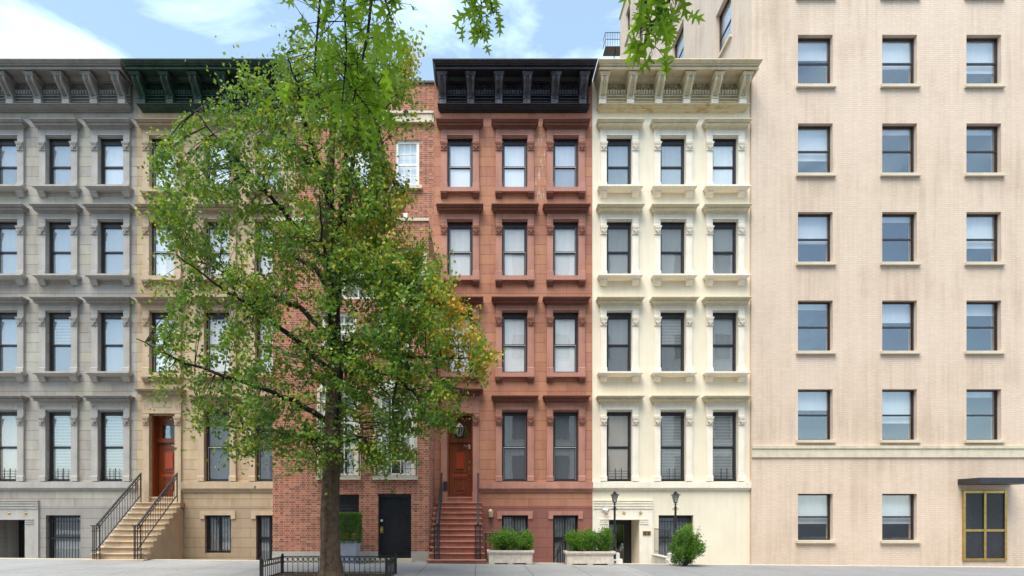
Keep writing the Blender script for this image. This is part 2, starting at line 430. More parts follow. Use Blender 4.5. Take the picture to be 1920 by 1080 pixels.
def make_window(house, x, row, pal, shade='shade_white', shade_low=None, parlor=False, cream=False):
    """window part with its sub-parts; local origin = middle of the opening's foot on the wall plane"""
    zt, zb, zh = row['zt'], row['zb'], row['zh']; H = zt-zb; hp = .14 if parlor else .20
    w = empty('window', house, (x, 0, zb))
    fr = B()
    y0, y1 = .115, .20; t = .065
    fr.box(-HW, -HW+t, y0, y1, 0, H); fr.box(HW-t, HW, y0, y1, 0, H)
    fr.box(-HW+t, HW-t, y0, y1, H-hp, H); fr.box(-HW+t, HW-t, y0, y1, 0, .05)
    fr.box(-HW+t, HW-t, y0-.03, y0-.003, H-.05, H-.002)
    obj('frame', fr, 'dark_frame', w)
    mid = (H-hp)*.5+.02; q = .035
    for (a, c, yy) in ((mid, H-hp, .135), (.05, mid, .155)):
        s = B(); xx = HW-t
        s.box(-xx, -xx+q, yy, yy+.018, a, c); s.box(xx-q, xx, yy, yy+.018, a, c)
        s.box(-xx+q, xx-q, yy, yy+.018, a, a+.045); s.box(-xx+q, xx-q, yy, yy+.018, c-.04, c)
        obj('sash', s, 'dark_frame', w)
        obj('pane', B().box(-xx+q, xx-q, yy+.007, yy+.010, a+.045, c-.04), 'glass', w)
    if not cream:
        tr = B(); tr.box(-HW+t, HW-t, .110, .1345, mid-.012, mid+.012)
        for sx in (-1, 1): tr.box(sx*(HW-t)-.008, sx*(HW-t)+.008, .118, .1345, .05, H-.09 if rnd.random() < .4 else mid)
        obj('screen_track', tr, 'alu', w)
    obj('shade', B().box(-HW+.065, HW-.065, .178, .184, mid if shade_low else .05, H-.08), shade, w)
    if shade_low: obj('shade', B().box(-HW+.065, HW-.065, .178, .184, .05, mid), shade_low, w)
    # stone surround
    su = B(); P = .08
    so = .655
    su.box(-so, so, -P, -.002, H, zh-zb)                     # lintel
    su.box(-HW, HW, -.045, .06, H-.035, H-.002)             # small inner moulding
    su.box(-HW-.005, HW+.005, -P-.012, -P+.01, H+.0, H+.03)
    for sx in (-1, 1):
        a, c = sorted((sx*(HW+.002), sx*so))
        su.box(a, c, -P, -.002, .17, H-.002)
        su.box(a-.012, c+.012, -P-.035, -.004, 0.002, .165)
        su.frus(.165, (c-a)/2+.012, P+.035, .19, (c-a)/2, P, 0, (a+c)/2)
        su.box(a-.004, c+.004, -P-.006, -P+.01, H-.115, H-.10)
        if parlor:                                            # incised key
            for k in range(3):
                hw_ = .07-.022*k
                for bx in ((-hw_, -hw_+.008), (hw_-.008, hw_)):
                    if k == 1 or bx[0] < 0 or k == 0: su.box(sx*.545+bx[0], sx*.545+bx[1], -P-.008, -P+.01, H+.03+.02*k, H+.17-.02*k)
    if parlor: 
        for k in range(12): su.ball((-HW+.04+k*.0735, -.01, H-.06), .025, 6, 4, (1.2, 1, .8))
    obj('surround', su, pal['trim'], w)
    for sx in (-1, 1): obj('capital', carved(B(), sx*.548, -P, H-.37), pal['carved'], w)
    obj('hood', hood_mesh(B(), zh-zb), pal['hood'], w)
    if not parlor:
        s = B()
        if cream:
            s.frus(-.13, .66, .16, -.06, .745, .28); s.frus(-.06, .76, .30, -.002, .76, .30)
        else:
            s.box(-.675, .675, -.15, -.002, -.15, -.002)
        obj('sill', s, pal['trim'], w)
        for sx in (-1, 1):
            s = B(); z1 = -.152 if not cream else -.132
            s.frus(z1-.06, .118, .155, z1, .12, .17, 0, sx*.55); s.frus(z1-.17, .108, .06, z1-.06, .112, .14, 0, sx*.55)
            obj('sill_bracket', s, pal['hood'] if not cream else pal['trim'], w)
        if cream:
            s = B()
            for k in range(40): s.tube([(-.42+k*.0215, .05, 0), (-.42+k*.0215+rnd.uniform(-.02,.02), .03, .07)], .0022, 3)
            obj('bird_spikes', s, 'alu', w)
    return w

# ------------------------------------------------------------------ bracketed cornice; local coords of the house
def make_cornice(house, x0, x1, nb, first, step, pal, dz=0, lowmat=None, dark=True):
    c = empty('cornice', house, (0, 0, dz))
    b = B()
    cx = (x0+x1)/2; hw = (x1-x0)/2
    Y = lambda d: d                                          # projection in metres
    b.box(cx-hw+.06, cx+hw-.06, -.80, -.74, 16.29, 16.33); b.box(cx-hw+.085, cx+hw-.085, -.79, -.74, 16.331, 16.365)
    b.frus(16.366, hw-.10, .77, 16.385, hw-.10, .77, 0, cx); b.frus(16.385, hw-.07, .84, 16.405, hw-.06, .85, 0, cx)
    b.frus(16.405, hw-.09, .80, 16.42, hw-.09, .80, 0, cx); b.frus(16.42, hw-.06, .85, 16.48, hw-.015, .935, 0, cx)
    b.frus(16.48, hw, .96, 16.51, hw, .96, 0, cx)
    b.box(cx-hw+.06, cx-hw+.12, -.739, 0, 16.29, 16.366); b.box(cx+hw-.12, cx+hw-.06, -.739, 0, 16.29, 16.366)
    obj('crown', b, pal['c_main'], c)
    # frieze board with raised ornament
    f = B(); fp = .12; fh = hw-.16
    f.frus(15.45, fh, fp, 16.366, fh, fp, 0, cx)
    f.frus(16.28, fh+.01, .27, 16.365, fh+.01, .34, 0, cx); f.frus(16.265, fh+.01, .20, 16.28, fh+.01, .23, 0, cx)
    f.frus(15.83, fh+.01, .19, 15.86, fh+.01, .20, 0, cx)
    f.frus(15.73, fh+.01, .175, 15.76, fh+.01, .175, 0, cx); f.frus(15.62, fh+.01, .19, 15.645, fh+.01, .19, 0, cx)
    obj('frieze', f, pal['c_main'], c)
    fr_ = obj('carved_frieze', B().frus(16.0, fh-.01, fp+.002, 16.01, fh-.01, fp+.004, 0, cx), pal['c_det'], c)
    for k in range(nb):
        bx = first+k*step
        if k < nb-1:
            n = 7; d = B(); d.box(bx+.14, bx+step-.14, -.20, -.121, 16.011, 16.03)
            for q in range(n):
                xx = bx+.15+(step-.30)*(q+.5)/n
                d.box(xx-.034, xx+.034, -.23, -.121, 15.875, 16.01)
                d.box(xx-.034, xx+.034, -.245, -.2302, 15.92, 16.0)
            mx = bx+step/2; o = B(); W = -fp-.012
            for sx in (-1, 1):
                o.tube([(mx+sx*.10, W, 16.095), (mx+sx*.125, W, 16.295)], .016, 5)
                pts = [(mx+sx*(.16+.17*t), W-.01, 16.085+.19*math.sin(t*2.2)) for t in [0,.2,.4,.6,.8,1]]
                o.tube(pts, .017, 5)
                o.tube([(mx+sx*.30, W, 16.085), (mx+sx*.32, W, 16.175), (mx+sx*.22, W, 16.255), (mx+sx*.2, W, 16.175)], .015, 5)
                for t in range(3): o.tube([(mx+sx*(.20+.03*t), W, 16.115+.04*t), (mx+sx*(.29+.01*t), W-.01, 16.125+.045*t)], .010, 4)
                o.tube([(mx, W, 16.085), (mx+sx*.05, W, 16.155), (mx+sx*.08, W, 16.215)], .010, 4)
            o.tube([(mx, W, 16.085), (mx, W, 16.185)], .010, 4)
            if dark: o.ring((mx, W, 16.245), .032, .012, 12)
            obj('scrollwork', o, pal['c_scroll'], c); obj('dentils', d, pal['c_det'], c)
    ZK = [15.72,15.77,15.83,15.90,15.97,16.04,16.11,16.18]; PK = [-.27,-.30,-.36,-.44,-.53,-.61,-.65,-.655]
    for k in range(nb):
        bx = first+k*step; r = B()
        prof = [(-fp-.001,16.18)]+[(p_, z_) for z_, p_ in zip(ZK[::-1], PK[::-1])]+[(-fp-.001,15.72)]
        r.extr(prof, bx-.125, bx-.05); r.extr(prof, bx+.05, bx+.125)
        p2 = [(y+.035 if y < -.2 else y, z) for y, z in prof]; r.extr(p2, bx-.05, bx+.05)
        for t in range(9):
            zz = 16.14-.045*t
            r.ball((bx, float(np.interp(zz, ZK, PK))+.008, zz), .024, 6, 5)
        r.frus(16.181, .135, .67, 16.225, .16, .70, 0, bx); r.frus(16.225, .175, .72, 16.27, .18, .725, 0, bx); r.frus(16.27, .14, .68, 16.364, .14, .68, 0, bx)
        r.frus(15.68, .13, .31, 15.719, .13, .31, 0, bx)
        if dark: r.ring((bx, -.33, 15.755), .04, .014, 12)
        obj('bracket', r, pal['c_brk'], c); obj('bracket_block', B().frus(15.50, .12, .285, 15.679, .12, .285, 0, bx), pal['c_blk'], c)
    lo = B()
    lo.frus(15.375, hw-.19, .07, 15.405, hw-.18, .10, 0, cx); lo.frus(15.405, hw-.17, .15, 15.435, hw-.17, .16, 0, cx)
    lo.frus(15.435, hw-.16, .19, 15.485, hw-.13, .25, 0, cx); lo.frus(15.485, hw-.12, .31, 15.50, hw-.12, .31, 0, cx)
    obj('lower_moulding', lo, lowmat or pal['c_main'], c)
    return c

PAL_B = dict(trim='brown_trim', hood='brown_hood', carved='brown_carved', c_main='black_paint', c_det='black_lit', c_brk='black_lit', c_blk='black_lit', c_scroll='black_lit')
PAL_C = dict(trim='cream_trim', hood='cream_hood', carved='cream_trim', c_main='cream_hood', c_det='cream_hood', c_brk='cream_hood', c_blk='cream_trim', c_scroll='cream_scroll')

# ------------------------------------------------------------------ brownstone (local x = world X + 1.55)
BX0, BX1 = -1.55, 3.92
bh = tag(empty('brownstone_house', None, (BX0, YW, 0)), 'reddish brown stone rowhouse with black bracketed cornice and mahogany door up a stoop', 'house')
bays = [-.655-BX0, 1.236-BX0, 2.998-BX0]; WB = BX1-BX0
holes = []
for i, r in enumerate(ROW):
    for j, x in enumerate(bays):
        if i == 3 and j == 0: continue
        holes.append((x-HW, x+HW, r['zb'], r['zt']))
dx = bays[0]; DT = 4.97; DB = 2.1
holes.append((dx-HW, dx+HW, DB, DT))
bw = [(941, 990), (1037, 1084)]
bas = []
for (a, c) in bw:
    xa, xb = (a-PX)/54.2-BX0, (c-PX)/54.2-BX0
    zb_ = .15 if a < 1000 else -.7
    holes.append((xa, xb, zb_, 1.46)); bas.append((xa, xb, zb_, 1.46))
obj('wall', wall(0, WB-.003, -1.0, 16.48, holes, .5), 'brown_wall', bh)
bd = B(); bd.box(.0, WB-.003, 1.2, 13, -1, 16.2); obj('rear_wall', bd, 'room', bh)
rf = B(); rf.box(.0, WB-.003, .5, 13, 16.2, 16.32); obj('roof', rf, 'roof', bh)
shades = [[('shade_white', None), ('shade_white', None), ('shade_pale', 'shade_mid')],
          [('shade_white', None), ('shade_white', None), ('shade_white', None)],
          [('shade_white', None), ('shade_white', None), ('shade_white', None)],
          [None, ('shade_grey', 'shade_grey'), ('shade_grey', 'shade_grey')]]
for i, r in enumerate(ROW):
    for j, x in enumerate(bays):
        if shades[i][j] is None: continue
        a, b_ = shades[i][j]
        make_window(bh, x, r, PAL_B, a, b_, parlor=(i == 3))
make_cornice(bh, .015, WB-.005, 6, .31, .957, PAL_B)
# belt course over the basement
b = B(); x0 = .0+(897-814)/54.2+.02
b.box(x0, WB-.003, -.13, -.002, 2.38, 2.61); b.frus(2.31, (WB-x0)/2-.02, .07, 2.38, (WB-x0)/2, .12, 0, (x0+WB)/2)
b.frus(2.26, (WB-x0)/2-.03, .05, 2.305, (WB-x0)/2-.02, .06, 0, (x0+WB)/2)
obj('belt_course', b, 'brown_trim', bh)
b = B(); b.box(.12, .5, -.02, -.002, 15.05, 15.09); 
# basement lintels and barred windows
for xa, xb, za, zt_ in bas:
    l = B(); l.box(xa-.16, xb+.16, -.035, -.002, zt_+.0, zt_+.145)
    l.box(xa-.16, xa-.002, -.035, -.002, zt_-.13, zt_-.001); l.box(xb+.002, xb+.16, -.035, -.002, zt_-.13, zt_-.001)
    obj('lintel', l, 'brown_trim', bh)
    w = empty('basement_window', bh, ((xa+xb)/2, 0, za)); h = (xb-xa)/2; H = zt_-za
    f = B(); f.box(-h, -h+.07, .15, .25, 0, H); f.box(h-.07, h, .15, .25, 0, H); f.box(-h+.07, h-.07, .15, .25, H-.07, H)
    f.box(-h+.07, h-.07, .15, .25, 0, .06); f.box(-.02, .02, .17, .24, .06, H-.07)
    if H > 1.5: f.box(-h+.07, h-.07, .16, .245, H-.84, H-.76)
    obj('frame', f, 'iron', w)
    obj('pane', B().box(-h+.07, h-.07, .20, .205, .06, H-.07), 'glass', w)
    obj('curtain', B().box(-h+.06, h-.06, .27, .28, .06, H-.07), 'shade_mid', w)
    g_ = B()
    for k in range(9): g_.tube([(-h+.06+k*(2*h-.12)/8, .10, .02), (-h+.06+k*(2*h-.12)/8, .10, H-.02)], .009, 5)
    g_.tube([(-h, .10, .1), (h, .10, .1)], .012, 5); g_.tube([(-h, .10, H-.1), (h, .10, H-.1)], .012, 5)
    obj('window_bars', g_, 'iron', w)

# doorway
dw = empty('doorway', bh, (dx, 0, DB)); H = DT-DB; so = .655; P = .08
su = B()
su.box(-so, so, -P, -.002, H, H+.59); su.box(-so-.004, so+.004, -P-.012, -P+.01, H+.0, H+.03)
su.box(-.33, .33, -P-.012, -P+.002, H+.22, H+.235); su.box(-.33, .33, -P-.012, -P+.002, H+.44, H+.455)
su.box(-.33, -.318, -P-.012, -P+.002, H+.235, H+.44); su.box(.318, .33, -P-.012, -P+.002, H+.235, H+.44)
for sx in (-1, 1):
    a, c = sorted((sx*(HW+.002), sx*so))
    su.box(a, c, -P, -.002, .18, H-.002); su.box(a-.012, c+.012, -P-.035, -.004, -.22, .18)
    su.box(sx*.545-.06, sx*.545-.05, -P-.008, -P+.01, H+.1, H+.36); su.box(sx*.545+.05, sx*.545+.06, -P-.008, -P+.01, H+.1, H+.36)
    su.box(sx*.545-.02, sx*.545-.01, -P-.008, -P+.01, H+.1, H+.28)
for k in range(12): su.ball((-HW+.04+k*.0735, .02, H-.05), .028, 6, 4, (1.2, 1, .8))
su.box(-HW, HW, -.02, .08, -.06, -.002)
obj('surround', su, 'brown_trim', dw)
for sx in (-1, 1): obj('capital', carved(B(), sx*.548, -P, H-.24), 'brown_carved', dw)
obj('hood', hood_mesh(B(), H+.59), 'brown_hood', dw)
fr = B(); yd = .40
fr.box(-HW+.002, -HW+.05, .12, yd+.1, 0, H-.004); fr.box(HW-.05, HW-.002, .12, yd+.1, 0, H-.004)
fr.box(-HW+.05, HW-.05, yd, yd+.1, H-.3, H-.004); fr.box(-HW+.05, HW-.05, yd-.04, yd+.1, H-.95, H-.80)
fr.box(-HW+.05, -HW+.2, yd, yd+.08, H-.80, H-.3); fr.box(HW-.2, HW-.05, yd, yd+.08, H-.80, H-.3)
fr.box(-HW+.05, HW-.05, yd-.02, yd+.06, H-.33, H-.295)
obj('frame', fr, 'wood', dw)
obj('transom_pane', B().box(-HW+.2, HW-.2, yd+.05, yd+.055, H-.80, H-.33), 'glass', dw)
obj('threshold', B().box(-HW-.03, HW+.03, -.11, .10, -.06, -.001) if False else B().box(-HW+.01, HW-.01, .081, yd+.1, -.06, -.001), 'brown_step', dw)
dr = empty('door', bh, (dx, yd+.02, DB)); DH = H-.95
L = B(); ww = HW-.055
L.box(-ww, ww, .02, .07, 0, DH-.003)
def panel(b, x0, x1, z0, z1, y=.02):
    t = .022
    b.box(x0, x1, y-.018, y, z0, z0+t); b.box(x0, x1, y-.018, y, z1-t, z1)
    b.box(x0, x0+t, y-.018, y, z0+t, z1-t); b.box(x1-t, x1, y-.018, y, z0+t, z1-t)
panel(L, -.27, .25, .87, 1.72); panel(L, -.27, .25, .10, .66)
obj('leaf', L, 'wood', dr)
for q_ in ((1.0, .13, .03, 1.58, .13, .03), (.72, .26, .012, .82, .26, .012), (.24, .14, .025, .52, .14, .025)): obj('raised_panel', B().frus(*q_, .019, -.01), 'wood_red' if q_[0] > .5 else 'wood', dr)
L = B(); L.ball((.32, -.02, .95), .022); L.box(.305, .335, .0, .019, .80, 1.08); L.tube([(.32, -.015, .93), (.32, -.035, .86), (.32, -.015, .79)], .009); L.ball((.32,-.01,.62),.02); L.box(.305,.335,.005,.019,1.2,1.28)
obj('handle', L, 'brass', dr)
L = B(); L.box(.29, .35, -.05, .019, DH-.22, DH-.06); L.tube([(.32, -.03, DH-.14), (.12, -.09, DH-.1)], .008)
obj('door_closer', L, 'silver', dr)
def text_mesh(txt, size, depth):
    cu = bpy.data.curves.new('txt', 'FONT'); cu.body = txt; cu.size = size; cu.extrude = depth; cu.align_x = 'CENTER'; cu.align_y = 'CENTER'
    o = bpy.data.objects.new('txt', cu); COL.objects.link(o)
    dg = bpy.context.evaluated_depsgraph_get(); me = bpy.data.meshes.new_from_object(o.evaluated_get(dg))
    bpy.data.objects.remove(o); bpy.data.curves.remove(cu)
    import bmesh
    from mathutils import Matrix
    me.transform(Matrix.Rotation(math.pi/2, 4, 'X')); return me
tm = text_mesh('51', .12, .004); obj('house_number', tm, 'brass', bh, (dx, yd-.046, DT-.875))

# stoop: eleven steps down to the pavement
st = empty('stoop', bh, (0, 0, 0))
NT = 11; rise = (1.90-.13)/10; tread = .235
xl, xr = .10, 1.66
for k in range(NT):
    z1 = 1.90-k*rise; y1 = -.28-k*tread
    s = B(); fl = .03 if k >= NT-3 else 0
    ex = .035*max(0, k-(NT-4))
    s.box(xl-ex+.03, xr+ex-.03, y1, y1+tread*1.02 if k else -.002, z1-rise if k < NT-1 else -.08, z1-.045)
    yb = y1+tread-.004 if k else -.002
    r = .024
    pr = [(yb, z1-.045), (y1-.03, z1-.045), (y1-.046, z1-.036), (y1-.052, z1-.022), (y1-.046, z1-.008), (y1-.03, z1), (yb, z1)]
    s.extr(pr, xl-ex, xr+ex)
    obj('step', s, 'brown_step', st)
s = B()
s.extr([(-.01, -.6), (-.01, 1.68), (-.26, 1.68)] + [(-.26-10*tread, -.05), (-.26-10*tread, -.6)], xl+.05, xr-.06)
obj('stringer', s, 'brown_step', st)
s = B()
# scalloped stone cheek beside the brick wall
for k in range(10):
    zz = 1.72-k*rise; yy = -.22-k*tread
    s.tube([(.045, yy, zz-1.6 if zz > 1.6 else -.1), (.045, yy, zz-.06), (.045, yy, zz+.03)], [.11, .11, .06], 10)
obj('stoop_cheek', s, 'brown_step', bh)
# stoop railings
def stoop_rail(x):
    r = empty('stoop_railing', bh, (x, 0, 0))
    top = Vector((0, -.25, 2.86)); bot = Vector((0, -2.52, 1.15))
    h = B(); d = bot-top
    h.extr([(top.y, top.z), (top.y, top.z+.05), (bot.y, bot.z+.05), (bot.y, bot.z)], -.028, .028)
    h.extr([(top.y, top.z-.11), (top.y, top.z-.09), (bot.y, bot.z-.09), (bot.y, bot.z-.11)], -.012, .012)
    h.extr([(top.y, top.z-.72), (top.y, top.z-.69), (bot.y, bot.z-.69), (bot.y, bot.z-.72)], -.014, .014)
    obj('handrail', h, 'iron', r)
    for k in range(16):
        p = top.lerp(bot, (k+.3)/16); b = B(); zb = p.z-.93
        obj('baluster', B().tube([(0, p.y, p.z), (0, p.y, p.z-.71)], .008, 5), 'iron', r)
    for yy, xo in ((-2.56, 0), (-2.52, .085), (-2.52, -.085), (-2.64, .05), (-2.64, -.05)):
        obj('newel_bar', B().tube([(xo, yy, .14), (xo, yy, 1.15)], .014, 6), 'iron', r)
    s = B(); s.box(-.11, .11, -2.66, -2.48, 1.13, 1.16); s.box(-.10, .10, -2.65, -2.49, .40, .42); s.box(-.10, .10, -2.65, -2.49, .98, 1.0)
    obj('newel_cap', s, 'iron', r)
    obj('top_post', B().tube([(0, -.25, 1.9), (0, -.25, 2.9)], .016, 6), 'iron', r)
stoop_rail(-1.27-BX0); stoop_rail(-.03-BX0)
b = B(); b.box(0, .13, -.06, 0, 0, .30); ib = obj('intercom_box', b, 'dark_frame', None, (-1.22+.0, YW-.085, 2.32))
tag(ib, 'small dark metal intercom box beside the mahogany door', 'intercom')

# ------------------------------------------------------------------ cream house
CX0, CX1 = 3.92, 9.37
ch = tag(empty('cream_rowhouse', None, (CX0, YW, 0)), 'cream painted rowhouse with cream bracketed cornice, gold stars and number 53 by its door', 'house')
cb_ = [4.845-CX0, 6.70-CX0, 8.50-CX0]; WC = CX1-CX0
holes = []
for r in ROW:
    for x in cb_: holes.append((x-HW, x+HW, r['zb'], r['zt']))
d0, d1 = (1141-PX)/54.2-CX0, (1198-PX)/54.2-CX0
holes.append((d0, d1, -.7, 1.30))
g0, g1 = (1235-PX)/54.2-CX0, (1300-PX)/54.2-CX0
holes.append((g0, g1, -.35, 1.46))
obj('wall', wall(.003, WC, -1, 16.48, holes, .5), 'cream_wall', ch)
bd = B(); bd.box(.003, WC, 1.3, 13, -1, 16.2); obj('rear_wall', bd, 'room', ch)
obj('roof', B().box(.003, WC, .5, 13, 16.2, 16.32), 'roof', ch)
cs = [[('shade_mid','shade_grey'), ('shade_mid','shade_mid'), ('shade_pale', None)],
      [('shade_mid', None), ('shade_mid','shade_mid'), ('shade_mid', None)],
      [('shade_mid','shade_grey'), ('blind','shade_grey'), ('shade_mid', None)],
      [('shade_tan', None), ('blind', None), ('blind', None)]]
for i, r in enumerate(ROW):
    for j, x in enumerate(cb_):
        make_window(ch, x, r, PAL_C, *cs[i][j], parlor=(i == 3), cream=True)
make_cornice(ch, .02, WC+.0, 6, .30, .957, PAL_C, lowmat='rust_cream', dark=False)
b = B(); b.box(.003, WC, -.12, -.002, 2.40, 2.61); b.frus(2.33, WC/2-.01, .05, 2.397, WC/2-.005, .1, 0, WC/2+.002)
obj('belt_course', b, 'cream_trim', ch)
for x in (cb_[0], cb_[1], cb_[2]):                              # window guards on the parlour floor
    g_ = empty('window_guard', ch, (x, .06, 2.63))
    b = B()
    for k in range(4): b.tube([(-HW, 0, .08+k*.095), (HW, 0, .08+k*.095)], .007, 5)
    for sx in (-1, 1): b.tube([(sx*.1, -.01, 0), (sx*.1, -.01, .46)], .013, 5)
    b.box(-HW, HW, .0, .02, .0, .045)
    obj('bars', b, 'iron', g_)
# entrance surround with ridges
e1 = (1223-PX)/54.2-CX0
b = wall(.004, e1, -1, 1.98, [(d0-.001, d1+.001, -1, 1.301)], .06, -.06)
obj('entrance_surround', b, 'cream_trim', ch)
b = B()
for k, z in enumerate((1.70, 1.79, 1.88, 1.965)): b.box(.02, e1+.004-.002*k, -.085, -.062, z-.012, z+.012)
for z in (1.245, 1.17):
    b.box(d0-.32, d0-.04, -.08, -.062, z-.014, z+.014); b.box(d1+.02, d1+.3, -.08, -.062, z-.014, z+.014)
b.box(d0-.32, d1+.3, -.085, -.062, 1.305, 1.33)
obj('ridge_moulding', b, 'cream_trim', ch)
# curved jamb and glazed door
b = B()
arc = [(d1-.0, -.03)]+[(d1-.02-.14*math.sin(t*math.pi/2/6)*0, 0) for t in range(0)]
b = B(); b.box(d1+.001, d1+.12, .5, 1.25, -.7, 1.3); b.box(d0-.12, d0-.001, .5, 1.25, -.7, 1.3)
b.box(d0-.12, d1+.12, .5, 1.25, 1.301, 1.42); b.box(d0-.12, d1+.12, .5, 1.25, -.85, -.7)
obj('entrance_passage', b, 'cream_trim', ch)
dr = empty('entrance_door', ch, ((d0+d1)/2, 1.0, -.7)); w2 = (d1-d0)/2
b = B(); b.box(-w2, -w2+.13, 0, .07, 0, 2.0); b.box(w2-.26, w2, 0, .07, 0, 2.0); b.box(-w2+.13, w2-.26, 0, .07, 1.82, 2.0)
b.box(-w2+.13, w2-.26, 0, .07, 1.25, 1.31); b.box(-w2+.13, w2-.26, 0, .07, .30, .36); b.box(-w2+.13, w2-.26, 0, .07, 0, .12)
obj('frame', b, 'iron', dr)
obj('pane', B().box(-w2+.13, w2-.26, .03, .035, .12, 1.82), 'glass', dr)
b = B(); b.tube([(.12, -.04, .85), (.12, -.05, 1.05)], .012); b.ball((.2, -.03, 1.0), .03); obj('handle', b, 'silver', dr)
# stars, number plate
for px in (1136, 1168, 1199):
    X = (px-PX)/54.0-CX0; pts = []
    for k in range(10):
        a = math.pi/2+k*math.pi/5; r = .085 if k % 2 == 0 else .034
        pts.append((r*math.cos(a), r*math.sin(a)))
    b = B(); n = 10
    b.v = [(x, 0, z) for x, z in pts]+[(0, -.03, 0)]; b.f = [(k, (k+1) % n, n) for k in range(n)]+[tuple(range(n))]
    obj('star', b, 'brass', ch, (X, -.062, HE+3/54.0))
X = (1211-PX)/54.1-CX0; z = HE-34.5/54.1
pl = obj('number_plate', B().box(-.135, .135, -.02, 0, -.07, .07), 'brass', ch, (X, -.062, z))
obj('numeral', text_mesh('5', .15, .004), 'iron', pl, (-.06, -.025, 0)); obj('numeral', text_mesh('3', .15, .004), 'iron', pl, (.06, -.025, 0))
# barred ground floor window of the cream house
w = empty('basement_window', ch, ((g0+g1)/2, 0, -.35)); h = (g1-g0)/2; H = 1.81
f = B(); f.box(-h, -h+.06, .2, .3, 0, H); f.box(h-.06, h, .2, .3, 0, H); f.box(-h+.06, h-.06, .2, .3, H-.1, H); f.box(-h+.06, h-.06, .2, .3, 0, .06); f.box(-h+.06, h-.06, .2, .3, 1.0, 1.06)
obj('frame', f, 'iron', w); obj('pane', B().box(-h+.06, h-.06, .25, .255, .06, H-.1), 'glass', w)
obj('curtain', B().box(-h+.05, h-.05, .32, .33, 1.03, H-.1), 'shade_grey', w); obj('curtain', B().box(-h+.05, h-.05, .32, .33, .06, 1.03), 'shade_mid', w)
f = B()
for k in range(12): f.tube([(-h+.05+k*(2*h-.1)/11, .1, 0), (-h+.05+k*(2*h-.1)/11, .1, H)], .009, 5)
for z in (.1, 1.0, 1.6): f.tube([(-h, .1, z), (h, .1, z)], .012, 5)
obj('window_bars', f, 'iron', w)

# ------------------------------------------------------------------ brick townhouse
KX0, KX1 = -6.35, -1.555; YB = 17.8; dB = YW-YB
kh = tag(empty('brick_townhouse', None, (KX0, YB, 0)), 'red and brown brick townhouse with white tall windows and black iron gate door', 'house')
WK = KX1-KX0; sb = F/YB
def kx(px): return (px-PX)/sb-KX0
def kz(py): return HE+(PY-py)/sb
ZP = kz(415)
fw = [(kx(600), kx(671), kz(893), kz(735)), (kx(706), kx(777), kz(893), kz(735))]
gd = (kx(709), kx(771), kz(1047), kz(926)); gw = (kx(610), kx(673), kz(1000), kz(927))
sw = [(kx(602), kx(668), kz(655), kz(585)), (kx(706), kx(770), kz(655), kz(585))]
lg = (kx(640), kx(800), kz(560), kz(465))
holes = fw+[gd, gw]+sw+[lg]
obj('wall', wall(0, WK, .3+gz(-2), ZP, holes, .35), 'brick', kh)
obj('granite_base', wall(0-.01, WK+.012, -1, .3+gz(-2), [(gd[0], gd[1], -1, .35)], .37, -.02), 'granite', kh)
b = B(); b.box(WK-.35, WK-.001, .352, dB, .3, ZP-.001); obj('side_wall', b, 'brick', kh); obj('side_wall', B().box(0, .35, .352, dB, .3, ZP-.001), 'brick', kh)
b = B(); b.box(WK-.35, WK+.01, .352, dB, -1, .299); obj('side_base', b, 'granite', kh)
b = B(); b.box(-.02, WK+.02, -.04, .30, ZP+.002, ZP+.09); b.box(WK-.3, WK+.02, .302, dB, ZP+.002, ZP+.09); obj('coping', b, 'limestone', kh)
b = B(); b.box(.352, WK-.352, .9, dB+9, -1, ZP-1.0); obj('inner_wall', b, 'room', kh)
# set back upper storey
u0 = (-WK, 0)
def ux(px): return (px-PX)/54.2-KX0
def uz(py): return HE+(PY-py)/54.2
uw = [(ux(741), ux(786), uz(350), uz(262)), (ux(650), ux(695), uz(350), uz(262))]
TOP = uz(157)
obj('upper_wall', wall(0, WK+.0, ZP-1.2, TOP, uw, .4, dB), 'brick', kh)
b = B(); b.box(-.02, WK, dB-.06, dB+.4, TOP+.001, TOP+.07); obj('coping', b, 'roof', kh)
b = B(); b.box(0, WK, dB+.401, dB+12, ZP-1.2, TOP-.3); obj('roof', b, 'room', kh)
b = B(); b.box(0, WK, dB-.06, dB-.002, uz(232), uz(216)); b.box(0, WK, dB-.10, dB-.062, uz(232), uz(230)+.02); b.box(0, WK, dB-.12, dB-.062, uz(216), uz(212))
for px in (783, 700, 640): b.box(ux(px), ux(px)+.5, dB-.085, dB-.062, uz(231)+.03, uz(217)); 
obj('stone_band', b, 'limestone', kh)
b = B(); b.poly([(ux(757)+.02, uz(413)+.0), (ux(765)-.02, uz(413)), (ux(765), uz(403)), (ux(757), uz(403))], dB-.12, dB-.002); obj('keystone', b, 'white_paint', kh)
